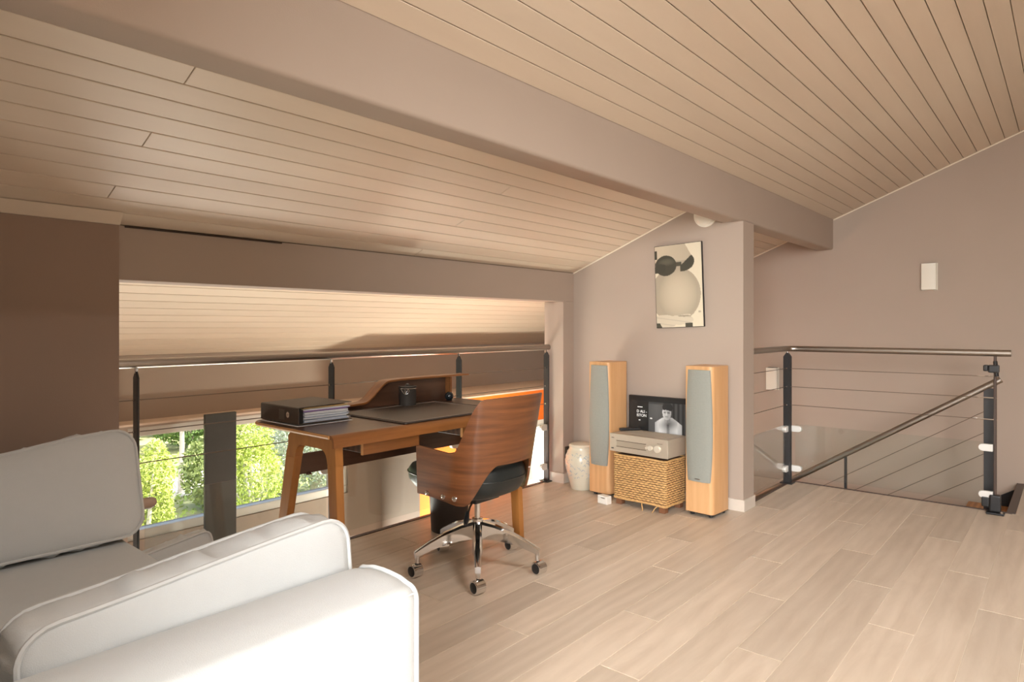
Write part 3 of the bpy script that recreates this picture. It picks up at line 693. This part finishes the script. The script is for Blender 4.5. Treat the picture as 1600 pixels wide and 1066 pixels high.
obj('seat_plate', B(-.09, .09, -.07, .15, .345, .375), M['black'], ch, bev=.008)
obj('gas_lift', tube([(0, 0, .22), (0, 0, .35)], .0145, 20), M['chrome'], ch, smooth=True)
obj('column_sleeve', lathe([(.026, .07), (.026, .235), (.0285, .237), (.0285, .250), (.018, .252)], seg=28), M['chrome'], ch, smooth=True)
lv = obj('lever', tube([(-.05, -.02, .352), (-.11, -.05, .335), (-.165, -.085, .315)], [.005, .005, .005], 8), M['black'], ch, smooth=True)
obj('lever_paddle', tube([(-.15, -.072, .322), (-.19, -.10, .300), (-.215, -.118, .288)], [.009, .014, .008], 10), M['black'], lv, smooth=True)
for k in range(5):
    an = math.radians(6+72*k); d = Vector((math.cos(an), math.sin(an), 0)); s = Vector((-d.y, d.x, 0))
    bm = bmesh.new(); secs = []
    for f, r in ((0, .02), (.25, .09), (.5, .165), (.75, .24), (.93, .295), (1, .315)):
        zc = .196-.088*f**1.8; hh = .042*(1-f)+.015*f; hw = .023*(1-f)+.0135*f
        secs.append([bm.verts.new(d*r+s*a*hw+Vector((0, 0, zc+b*hh))) for a, b in ((-1, -1), (1, -1), (1, .7), (.55, 1), (-.55, 1), (-1, .7))])
    for A_, B_ in zip(secs, secs[1:]):
        for i in range(6): bm.faces.new((A_[i], A_[(i+1) % 6], B_[(i+1) % 6], B_[i]))
    bm.faces.new(secs[0]); bm.faces.new(secs[-1])
    tube([d*.303+Vector((0, 0, .10)), d*.303+Vector((0, 0, .068))], .0115, 12, bm)
    leg = obj('base_arm', bm, M['chrome'], ch, smooth=True)
    sw = math.radians((20, 100, -35, 15, -20)[k]); ax = Vector((math.cos(.15+sw*.15), -math.sin(.15+sw*.15), 0)); cen = d*.312+Vector((0, 0, .0325))
    cs = obj('caster', tube([cen-ax*.026, cen-ax*.024, cen+ax*.024, cen+ax*.026], [.026, .0315, .0315, .026], 24), M['chrome'], leg, smooth=True)
    obj('caster_cap', tube([cen-ax*.0275, cen-ax*.0255], [.022, .0255], 20), M['black'], leg, smooth=True)
    obj('caster_cap', tube([cen+ax*.0255, cen+ax*.0275], [.0255, .022], 20), M['black'], leg, smooth=True)
    obj('caster_stem', tube([cen+Vector((0, 0, .026)), d*.303+Vector((0, 0, .07))], .007, 10), M['black'], leg)
# ------------------------------------------------------------------ speakers
def speaker(x, y0, y1, dep, rz, label):
    wd = y1-y0; t = thing('floor_speaker', label, 'speaker', (x+dep/2, (y0+y1)/2, 0), rz, 'floor-standing speakers')
    H_ = .948; hx, hy = dep/2, wd/2
    obj('cabinet', prism(rrect(-hx, hx, -hy, hy, .0, 6, rr=(.004, .004, .03, .03)), 'z', .022, H_), M['beech'], t, smooth=True, bev=.002, seg=1)
    # grille: curved sides, slightly domed
    bm = bmesh.new(); nz = 22; rr_ = []
    for i in range(nz+1):
        f = i/nz; z = .222+(.925-.222)*f
        g = hy-.017+.015*math.sin(PI*f**.85)
        r = []
        for q, dx in ((-1, .002), (-.97, .010), (-.85, .0155), (-.4, .019), (.4, .019), (.85, .0155), (.97, .010), (1, .002)):
            r.append(bm.verts.new((-hx-dx+(.006 if abs(q) > .8 else 0)*abs(q), q*g, z)))
        rr_.append(r)
    for A_, B_ in zip(rr_, rr_[1:]):
        for j in range(7): bm.faces.new((A_[j], A_[j+1], B_[j+1], B_[j]))
    for r in (rr_[0], rr_[-1]): bm.faces.new(r)
    for i in range(nz): bm.faces.new((rr_[i][0], rr_[i+1][0], rr_[i+1][7], rr_[i][7]))
    gr = obj('grille', bm, M['grille'], t, smooth=True)
    obj('badge', B(-hx-.0205, -hx-.0188, -.018, .018, .236, .241), M['steel'], gr)
    obj('plinth_line', prism(rrect(-hx+.002, hx-.002, -hy+.002, hy-.002, .02, 4), 'z', .018, .022), M['black'], t)
    for a in (-1, 1):
        for b in (-1, 1): obj('foot', lathe([(.012, 0), (.014, .003), (.014, .014), (.010, .018)], (a*(hx-.035), b*(hy-.03), 0), 14), M['black'], t)
    return t
speaker(3.893, 1.688, 1.876, .226, math.radians(-4), 'beech floor speaker with grey grille, right of the wicker basket')
speaker(3.905, 2.445, 2.621, .226, math.radians(-5), 'beech floor speaker with grey grille, left of the wicker basket')
# ------------------------------------------------------------------ wicker basket
bk = thing('wicker_basket', 'woven straw basket on wooden feet between the two speakers', 'basket', (3.925, 2.158, 0), math.radians(-3))
bx_, by_, z0, z1 = .118, .195, .042, .340
obj('basket_core', B(-bx_, bx_, -by_, by_, z0, z1-.004), M['straw_in'], bk)
bm = bmesh.new(); nrow = 20; dz = (z1-z0)/nrow
for r in range(nrow):
    z = z0+dz*(r+.5)
    for (side, half, oth) in ((0, by_, bx_), (1, bx_, by_), (2, by_, bx_), (3, bx_, by_)):
        n = int(half*2/.032); off = .5*(r % 2)
        for i in range(-1, n+1):
            c = -half+(i+.5+off)*2*half/n; l = half*2/n*.62; l0, l1 = max(c-l, -half-.006), min(c+l, half+.006)
            if l1-l0 < .006: continue
            mid = (l0+l1)/2; jz = random.uniform(-.0009, .0009); th_ = dz*random.uniform(.42, .50); o0 = random.uniform(.0005, .002); o1 = random.uniform(.0065, .0095)
            tl = random.uniform(-.0015, .0015)
            ring = []
            for s_, oo, hh in ((l0, o0, .35), (mid, o1, 1.0), (l1, o0, .35)):
                zz = z+jz+tl*(s_-mid)/(l+1e-6)
                ring.append([(s_, oth+oo*.4-.002, zz-th_*hh), (s_, oth+oo, zz), (s_, oth+oo*.4-.002, zz+th_*hh)])
            V = []
            for g in ring:
                row = []
                for (s_, o_, zz) in g:
                    p = {0: (-o_, s_, zz), 2: (o_, s_, zz), 1: (s_, -o_, zz), 3: (s_, o_, zz)}[side]; row.append(bm.verts.new(p))
                V.append(row)
            for a in range(2):
                for b in range(2): bm.faces.new((V[a][b], V[a+1][b], V[a+1][b+1], V[a][b+1]))
wv = obj('weave', bm, M['straw'], bk, smooth='all'); wv['kind'] = 'stuff'
for z in (z0+.004, z1-.006):
    obj('rim_braid', tube([(x+.002*math.sin(i*2.1), y, z+.002*math.sin(i*1.7)) for i, (x, y) in enumerate([p for a, b in zip(rrect(-bx_-.004, bx_+.004, -by_-.004, by_+.004, .012, 3), rrect(-bx_-.004, bx_+.004, -by_-.004, by_+.004, .012, 3)[1:]+rrect(-bx_-.004, bx_+.004, -by_-.004, by_+.004, .012, 3)[:1]) for p in [(a[0]+(b[0]-a[0])*f, a[1]+(b[1]-a[1])*f) for f in (0, .25, .5, .75)]])], .0068, 7, closed=True), M['straw'], bk, smooth=True)
for a in (-1, 1):
    for b in (-1, 1): obj('foot', B(a*.095-.022, a*.095+.022, b*.165-.022, b*.165+.022, 0, .042), M['foot'], bk, bev=.004)
for y, q in ((-.02, .02), (-.14, -.02)):
    obj('loose_straw', tube([(-.125, y, .045), (-.14, y-q*.6, .03), (-.145, y-q, .012), (-.155, y-q*1.2, .004)], .0032, 6), M['straw'], bk, smooth=True)
# ------------------------------------------------------------------ amplifier + remote
am = thing('hifi_receiver', 'champagne coloured hi-fi receiver on top of the wicker basket', 'receiver', (3.918, 2.163, .3475), math.radians(-3))
ax, ay, ah = .122, .222, .128
obj('casing', B(-ax+.008, ax, -ay, ay, .010, ah), M['amp'], am, bev=.004)
fp = obj('front_panel', B(-ax-.004, -ax+.008, -ay-.001, ay+.001, .008, ah+.001), M['amp'], am, bev=.004)
obj('disc_tray', B(-ax-.0065, -ax-.003, -.06, .165, .046, .083), M['amp_dark'], fp, bev=.002, seg=1)
obj('tray_line', B(-ax-.0045, -ax-.0035, -.064, .169, .043, .046), M['sill'], fp); obj('tray_line', B(-ax-.0045, -ax-.0035, -.064, .169, .083, .086), M['sill'], fp)
obj('power_button', B(-ax-.008, -ax-.003, .188, .208, .026, .033), M['black'], fp, bev=.002, seg=1); obj('logo_strip', B(-ax-.0048, -ax-.0035, .186, .207, .098, .103), M['wire'], fp)
obj('label_line', B(-ax-.0048, -ax-.0035, -.185, -.145, .098, .1005), M['wire'], fp)
for y, r in ((-.098, .016), (-.150, .023)):
    for dy in ((0,) if r > .02 else (0, .025)):
        rr2 = r if not dy else .009
        obj('knob', lathe([(rr2, 0), (rr2, -.012), (rr2*.88, -.015), (0, -.0155)], (-ax-.004, y+dy, .064), 24, axis='x'), M['knob'], fp, smooth=True)
for i in range(7):
    obj('vent_slat', B(-.06+.022*i, -.06+.022*i+.008, -ay*.8, ay*.8, ah, ah+.002), M['amp_dark'], am)
for a in (-.09, .09):
    for b in (-.18, .18): obj('foot', lathe([(.012, 0), (.012, .010)], (a, b, 0), 12), M['black'], am)
rm = thing('remote_control', 'black remote control lying on the hi-fi receiver', 'remote', (3.975, 2.335, .3475+ah+.0035), math.radians(-42))
obj('remote_body', prism(rrect(-.075, .075, -.02, .02, .012, 4), 'z', 0, .016), M['black'], rm, bev=.004)
for i in range(4):
    for j in range(2): obj('button', B(-.05+.022*i, -.04+.022*i, -.012+.014*j, -.004+.014*j, .016, .0175), M['nosing'], rm)
# ------------------------------------------------------------------ television
def print_grid(name, w_, h_, nx, ny, fn, m, parent, mtx):
    me = bpy.data.meshes.new(name); vs = []; cs = []
    for j in range(ny+1):
        for i in range(nx+1):
            u, v = i/nx, j/ny; vs.append(mtx @ Vector(((u-.5)*w_, (.5-v)*h_, 0))); cs.append((*fn(u, v), 1))
    fs = [(j*(nx+1)+i, (j+1)*(nx+1)+i, (j+1)*(nx+1)+i+1, j*(nx+1)+i+1) for j in range(ny) for i in range(nx)]
    me.from_pydata([tuple(v) for v in vs], [], fs)
    at = me.color_attributes.new('print', 'FLOAT_COLOR', 'POINT'); at.data.foreach_set('color', np.array(cs, dtype=np.float32).ravel())
    me.materials.append(m); return link(name, me, parent)
FX = Matrix(((0, 0, -1, 0), (-1, 0, 0, 0), (0, 1, 0, 0), (0, 0, 0, 1)))   # local x -> -y, y -> z, z -> -x
def text_mesh(s, size, m, parent, name, pos):
    cu = bpy.data.curves.new('t', 'FONT'); cu.body = s; cu.size = size; cu.extrude = .0003
    o = bpy.data.objects.new('t', cu); COL.objects.link(o); dg = bpy.context.evaluated_depsgraph_get(); dg.update()
    me = bpy.data.meshes.new_from_object(o.evaluated_get(dg)); bpy.data.objects.remove(o); me.transform(FX); me.name = name
    me.materials.clear(); me.materials.append(m); return link(name, me, parent, pos)
tv = thing('television', 'small black television showing a grey picture of a bare-chested man', 'television', (4.12, 2.165, 0))
obj('housing', B(-.006, .022, -.262, .262, .345, .708), M['black'], tv, bev=.006)
def ell(u, v, cx, cy, rx, ry): return ((u-cx)/rx)**2+((v-cy)/ry)**2
def tvpix(u, v):
    g = .035+.03*max(0, 1-abs(u-.42)*3)*(v > .05)*(1-v*.5)
    if u < .30: g = .012
    if u > .52: g = .030+.012*math.sin(u*90)
    if ell(u, v, .335, .40, .020, .014) < 1: g = .5
    if v > .34+.9*max(0, abs(u-.595)-.06)**1.15*1.6 and abs(u-.600) < .205:
        g = .15+.22*max(0, 1-abs(u-.47)*8)+.16*max(0, 1-abs(u-.74)*8)+.07*math.sin(v*16+u*5)*(abs(u-.6) < .14)
        if abs(u-.595) < .012+.03*(v-.4) and v > .5: g *= .6
    if abs(u-.585) < .042 and .30 < v < .46: g = .12+.06*(u < .58)
    h = ell(u, v, .578, .225, .066, .185)
    if h < 1:
        g = .20+.22*max(0, (.60-u)*8); g *= 1-.55*(abs(v-.23) < .025)*(abs(abs(u-.575)-.028) < .018); g *= 1-.4*(abs(v-.33) < .014)*(abs(u-.575) < .025)
        if abs(u-.572) < .009 and .24 < v < .30: g *= 1.35
    if ell(u, v, .590, .105, .078, .115) < 1 and v < .165+.25*abs(u-.56): g = .018
    return (g, g*.98, g*.94)
print_grid('screen', .50, .29, 150, 90, tvpix, vcol_mat('screen_print', .25, .9), tv, Matrix.Translation((-.0068, 0, .525)) @ FX)
WT = mat('screen_text', (.75, .75, .72), .5, var=.01)
WT.node_tree.nodes['Principled BSDF'].inputs['Emission Color'].default_value = (.8, .8, .78, 1); WT.node_tree.nodes['Principled BSDF'].inputs['Emission Strength'].default_value = .5
for s_, sz, yy, zz in (('D ALI -', .027, .196, .588), ('ISTON', .027, .196, .560)):
    text_mesh(s_, sz, WT, tv, 'caption', (-.0075, yy, zz))
for y0, y1, z in ((.150, .192, .628), (.165, .185, .535)):
    for q in range(int((y1-y0)/.008)): obj('caption_mark', B(-.0076, -.007, y0+q*.008, y0+q*.008+.006, z-.003, z+.003), WT, tv)
obj('neck', B(.0, .018, -.04, .04, .02, .36), M['black'], tv); obj('base', B(-.010, .045, -.12, .12, .0005, .02), M['black'], tv, bev=.004)
# ------------------------------------------------------------------ jar, outlet, cable, adapter
jr = thing('ceramic_jar', 'cream ceramic jar with pale blue brushwork behind the left speaker', 'jar', (4.005, 2.765, 0))
obj('jar_body', lathe([(0, .002), (.070, 0), (.075, .006), (.088, .06), (.112, .15), (.118, .20), (.112, .25), (.095, .285), (.088, .295), (.088, .312), (.082, .312), (.080, .29), (0, .285)], seg=40), M['ceramic'], jr, smooth=True)
obj('jar_lid', lathe([(.090, .312), (.092, .318), (.085, .330), (.05, .338), (0, .340)], seg=36), M['ceramic'], jr, smooth=True)
bms = (bmesh.new(), bmesh.new())
for i in range(90):
    an = PI+random.uniform(-1.5, 1.5); z = random.uniform(.09, .27); rz_ = np.interp(z, [.06, .15, .2, .25, .285], [.088, .112, .118, .112, .095])-.0006
    ln = random.uniform(.05, .13)
    tube([(rz_*math.cos(an+q*ln), rz_*math.sin(an+q*ln), z+.007*math.sin(q*3+i)) for q in (-1, -.5, 0, .5, 1)], [.0007, .002, .0026, .002, .0007], 5, bms[i % 5 == 0])
obj('brushwork', bms[0], M['blue'], jr, smooth=True); obj('brushwork', bms[1], M['blue_dk'], jr, smooth=True)
ot = thing('wall_socket', 'dark square wall socket with white plug low on the pilaster', 'socket', (4.107, 2.957, .232))
obj('socket_plate', B(-.045, .045, -.008, 0, -.045, .045), mat('bronze_plate', (.10, .075, .055), .4, metal=.4, var=.05), ot, bev=.003)
plug = obj('plug', lathe([(.022, 0), (.022, .014), (.014, .034), (.010, .040), (0, .041)][::-1], (0, -.008, -.008), 18), M['white'], ot, smooth=True)
plug.rotation_euler = (PI/2, 0, 0); plug.location = (.012, -.004, 0)
tag(obj('power_cable', tube([(4.116, 2.91, .205), (4.113, 2.898, .17), (4.10, 2.892, .12), (4.085, 2.888, .07), (4.075, 2.885, .035), (4.072, 2.875, .012), (4.075, 2.86, .0055), (4.082, 2.835, .0045), (4.10, 2.81, .0045)], .004, 8), M['white'], None, smooth=True), 'white power cable drooping from the wall socket to the floor', 'cable')
ad = thing('power_adapter', 'small white power adapter box on the floor by the left speaker', 'adapter', (3.765, 2.408, 0), math.radians(-8))
obj('adapter_body', B(-.025, .025, -.042, .042, .0005, .056), M['white'], ad, bev=.006)
obj('adapter_marks', B(-.0258, -.0248, -.022, .012, .040, .044), M['wire'], ad)
sb = thing('cable_clip', 'tiny white clip stuck to the floor edge strip by the desk leg', 'clip', (3.33, 3.07, 0))
obj('clip_body', B(-.015, .015, -.012, .012, .0, .028), M['white'], sb, bev=.003)
# ------------------------------------------------------------------ picture, detector, wall lamps
pc = thing('canvas_picture', 'slightly crooked sepia canvas of a pregnant belly hung on the stub wall', 'picture', (4.1815, 2.063, 1.480))
obj('canvas_block', B(-.020, 0, -.176, .176, -.288, .288), M['black'], pc, bev=.001, seg=1)
def can(u, v):
    cream = np.array((.70, .63, .48)); skin = np.array((.50, .43, .32)); dark = np.array((.055, .052, .036)); c = cream
    e = ell(u, v, .42, .605, .545, .335)
    if e < 1 or (v < .30 and u < min(.80, .66+.9*v)): 
        sh_ = .78+.34*max(0, 1-ell(u, v, .48, .60, .42, .30)); c = skin*sh_
        if v < .2: c = skin*(1.12-.3*u)
    du, dv = u-.50, v-.885-.10*(u-.5)*-1
    if v > .80 and (ell(u, v, .16, .93, .30, .085) < 1 or ell(u, v, .50, .915, .30, .058) < 1 or ell(u, v-.12*(.5-u), .52, .885, .22, .026) < 1):
        c = np.array((.60, .53, .41))*(1-.20*max(0, math.sin((v-.10*u)*95))**8)
        if ell(u, v, .60, .868, .13, .010) < 1: c = skin*.66
    if ell(u, v, .235, .245, .235, .125) < 1: c = dark*(1+.9*max(0, 1-ell(u, v, .26, .20, .2, .05)))
    if u < .05 and .05 < v < .16: c = dark
    if u < .23 and .22 < v < .33 and ell(u, v, .13, .29, .14, .06) < 1.3: c = dark*.9
    if .46 < u < .58 and abs(v-.238) < .026: c = dark*1.3
    if .55 <= u < .86 and ell(u, v, .60, .215, .25, .115) < 1 and v > .262-.50*(u-.55) : c = dark
    if v > .945 and (u < .12-.9*(1-v) or .62 < u < .78 and v > .955): c = dark*1.2
    if ell(u, v, .93, .825, .03, .012) < 1: c = skin*.9
    return tuple(c)
print_grid('canvas_print', .346, .570, 110, 180, can, vcol_mat('canvas_paint', .6), pc, Matrix.Translation((-.0206, 0, 0)) @ FX)
pc.rotation_euler = (math.radians(-2.0), 0, 0)
dt = thing('round_detector', 'round white detector high on the stub wall, tucked behind the beam', 'detector', (4.183, 1.874, 1.948))
obj('detector_base', lathe([(.0, -.012), (.082, -.012), (.082, 0), (0, 0)], seg=36, axis='x'), M['lampwhite'], dt, smooth=True)
obj('detector_dome', lathe([(0, -.045), (.04, -.043), (.062, -.034), (.072, -.012)], seg=36, axis='x'), M['lampwhite'], dt, smooth=True)
def wall_lamp(y0, y1, z0, z1, label):
    t = thing('wall_lamp', label, 'wall lamp', (XF, (y0+y1)/2, (z0+z1)/2), group='white box wall lamps'); hy, hz_ = (y1-y0)/2, (z1-z0)/2
    obj('lamp_shade', prism(rrect(-.055, 0, -hy, hy, .004, 3, rr=(.001, .001, .012, .012)), 'z', -hz_, hz_), M['lampwhite'], t, smooth=True, bev=.002, seg=1)
    obj('lamp_slot', B(-.045, -.008, -hy+.008, hy-.008, hz_, hz_+.002), M['sill'], t); obj('back_plate', B(-.006, -.0005, -hy-.003, hy+.003, -hz_-.003, hz_+.003), M['lampwhite'], t)
wall_lamp(.838, .942, 1.498, 1.712, 'white box wall lamp high on the end wall, right of the beam')
wall_lamp(2.095, 2.195, .606, .81, 'white box wall lamp seen behind the stairwell corner post')
# ------------------------------------------------------------------ void: column, blue box
cl = thing('steel_column', 'dark grey flat column standing in front of the garden window', 'column', (1.955, 4.14, ZL))
obj('shaft', B(-.101, .101, -.012, .012, .02, .645-ZL), M['column'], cl, bev=.003); obj('foot_plate', B(-.14, .14, -.08, .08, 0, .02), M['column'], cl)
bb = thing('lower_cabinet', 'orange cabinet with blue printed box on the lower floor, seen past the chair stem', 'cabinet', (4.1, 3.66, ZL))
obj('cabinet_body', B(-.5, .45, -.16, .16, 0, 2.16), M['orange'], bb, bev=.004); obj('cabinet_door', B(-.49, -.03, -.172, -.16, .05, 2.12), M['orange'], bb, bev=.003)
bx2 = thing('printed_box', 'blue printed box standing on the orange cabinet in the void', 'box', (3.97, 3.66, ZL+2.161))
obj('carton', B(-.12, .12, -.09, .09, 0, .12), M['bluebox'], bx2, bev=.002); obj('carton_lid', B(-.122, .122, -.092, .092, .12, .135), M['bluebox'], bx2)
# unseen uplighter added in the lower room to brighten the void
ul = thing('fill_uplighter', 'unseen uplighter added below the desk to brighten the void', 'lamp', (3.85, 3.23, ZL))
obj('fill_uplighter_base', lathe([(0, .0), (.14, 0), (.14, .012), (.02, .03)], seg=28), M['black'], ul, smooth=True); obj('fill_uplighter_pole', tube([(0, 0, .02), (0, 0, 2.06)], .012, 10), M['dark_metal'], ul)
obj('fill_uplighter_bowl', lathe([(.02, 2.04), (.10, 2.07), (.155, 2.12), (.150, 2.122), (.09, 2.08), (0, 2.065)], seg=32), M['lampwhite'], ul, smooth=True)
pl = bpy.data.lights.new('void_fill_bulb', 'POINT'); pl.energy = 105; pl.color = (1, .93, .78); pl.shadow_soft_size = .06
po = bpy.data.objects.new('void_fill_bulb', pl); COL.objects.link(po); po.location = (3.85, 3.23, ZL+2.18)
# ------------------------------------------------------------------ garden
GZ = -2.9
gd = struct('ground_garden', B(-25, 60, 4.62, 70, GZ-.1, GZ), M['ground'])
def leaves(n, blobs, size, bm=None):
    vs = []; fs = []
    wts = np.array([b[3]*b[4]*b[5] for b in blobs]); wts = wts/wts.sum()
    for b, k in zip(blobs, (wts*n).astype(int)):
        p = rng.normal(size=(k, 3)); p /= np.linalg.norm(p, axis=1)[:, None]; p *= rng.uniform(.45, 1, (k, 1))**.5
        p = p*np.array(b[3:6])+np.array(b[:3])
        for c in p:
            a = rng.normal(size=3); a /= np.linalg.norm(a); q = np.cross(a, rng.normal(size=3)); q /= np.linalg.norm(q)
            s = size*rng.uniform(.6, 1.4); i = len(vs)
            vs += [c-a*s, c+q*s*.45, c+a*s, c-q*s*.45]; fs.append((i, i+1, i+2, i+3))
    return vs, fs
def tree(name, label, cat, u_, loc, trunk_h, r, blobs, n, size, lm, bark=True, branches=5):
    t = thing(name, label, cat, loc, group='garden trees and shrubs'); vs, fs = leaves(n, blobs, size)
    me = bpy.data.meshes.new('foliage'); me.from_pydata([tuple(v) for v in vs], [], fs); me.materials.append(lm); link('foliage', me, t)['kind'] = 'stuff'
    bm = tube([(0, 0, 0), (.05, .02, trunk_h*.5), (.02, -.03, trunk_h)], [r*1.2, r, r*.7], 8)
    tr = obj('trunk', bm, M['bark'], t, smooth=True)
    for i in range(branches):
        an = 2*PI*i/branches+.4; b = blobs[i % len(blobs)]
        obj('branch', tube([(.02, -.03, trunk_h*.7), (b[0]*.5+.3*math.cos(an), b[1]*.5+.3*math.sin(an), trunk_h*.8+(b[2]-trunk_h*.8)*.6), (b[0]+.5*math.cos(an)*b[3], b[1]+.5*math.sin(an)*b[4], b[2]+.3*b[5])], [r*.55, r*.35, r*.12], 6), M['bark'], tr, smooth=True)
tree('lime_conifer', 'bright yellow-green conifer at the left edge of the garden window', 'shrub', 0, (3.8, 10.2, GZ), .8, .09, [(0, 0, 1.0, .34, .34, 1.0), (.05, 0, 1.75, .26, .26, .72)], 9000, .028, M['leaf_lime'])
tree('pale_birch', 'pale barked thin tree on the lawn left of the dark column', 'tree', 0, (6.85, 16.6, GZ), 2.4, .06, [(0, 0, 3.2, 1.5, 1.5, .9), (-.9, .3, 2.7, .8, .8, .6), (.9, 0, 2.9, .9, .9, .6)], 1800, .07, M['leaf_olive'], branches=9)
tree('garden_shrub', 'dark green rounded shrub behind the pale barked tree', 'shrub', 0, (9.6, 22.5, GZ), .5, .08, [(0, 0, 1.2, 1.4, 1.2, 1.1)], 4200, .085, M['leaf_green'])
tree('garden_shrub', 'small olive shrub growing beside the dark column on its left', 'shrub', 0, (6.8, 14.6, GZ), .4, .06, [(0, 0, .9, .75, .7, .85), (.2, 0, 1.5, .4, .4, .5)], 3000, .06, M['leaf_olive'])
tree('yellow_shrub', 'yellow-green bushy shrub right of the dark column', 'shrub', 0, (6.6, 12.6, GZ), .4, .07, [(0, 0, 1.0, .6, .6, .95), (.1, .2, 1.9, .45, .45, .6)], 7000, .035, M['leaf_lime'])
tree('olive_tree', 'silvery olive tree filling the right part of the garden window', 'tree', 0, (8.9, 13.9, GZ), 1.2, .13, [(0, 0, 1.9, 1.5, 1.3, 1.25), (.6, .2, 2.9, 1.2, 1.1, .9), (-.5, 0, 1.0, .8, .8, .7), (.5, 0, .9, 1.0, .9, .8)], 14000, .05, M['leaf_silver'])
for i, (x, y, s, lb) in enumerate(((5.0, 29.5, 2.6, 'tall green tree far left at the end of the lawn'), (12, 33, 3.2, 'broad green tree at the back of the garden, left of centre'), (20, 30, 3.4, 'broad green tree at the back of the garden, right of centre'), (21, 21.5, 2.8, 'green tree farthest right beyond the olive tree'))):
    tree('garden_tree', lb, 'tree', 0, (x, y, GZ), 1.6, .2, [(0, 0, s, s*.95, s*.9, s*.75), (s*.4, 0, s*1.5, s*.6, s*.6, s*.5), (-s*.4, .3, s*.7, s*.7, s*.7, s*.5)], 6500, .15, M['leaf_green'] if i % 2 else M['leaf_olive'])
for i, (x, y, s_, lm) in enumerate(((5.4, 23.0, 1.3, 'leaf_olive'), (8.6, 26.0, 1.5, 'leaf_silver'), (12.2, 25.6, 1.5, 'leaf_olive'), (13.4, 21.6, 1.4, 'leaf_silver'), (15.0, 18.0, 1.3, 'leaf_olive'))):
    tree('hedge_bush', ('first', 'second', 'third', 'fourth', 'last')[i]+' bush of the row at the far end of the lawn, from the left', 'shrub', 0, (x, y, GZ), .5, .07, [(0, 0, s_*.8, s_*1.05, s_, s_*.85), (.3, 0, s_*1.4, s_*.7, s_*.7, s_*.5)], 4200, .10, M[lm])
pth = prism([(5.2, 15.5), (8.6, 17.0), (12.0, 19.0), (11.4, 20.2), (7.8, 18.4), (4.8, 17.2)], 'z', GZ, GZ+.02)
tag(obj('gravel_path', pth, M['path'], None), 'pale gravel path crossing the lawn outside the window', 'path')
vs, fs = leaves(9000, [(8, 14, GZ+.03, 6, 8, .04)], .07)
me = bpy.data.meshes.new('lawn_grass'); me.from_pydata([tuple(v) for v in vs], [], fs); me.materials.append(M['grass'])
tag(link('lawn_grass', me), 'sunlit lawn grass in the garden', 'grass', kind='stuff')
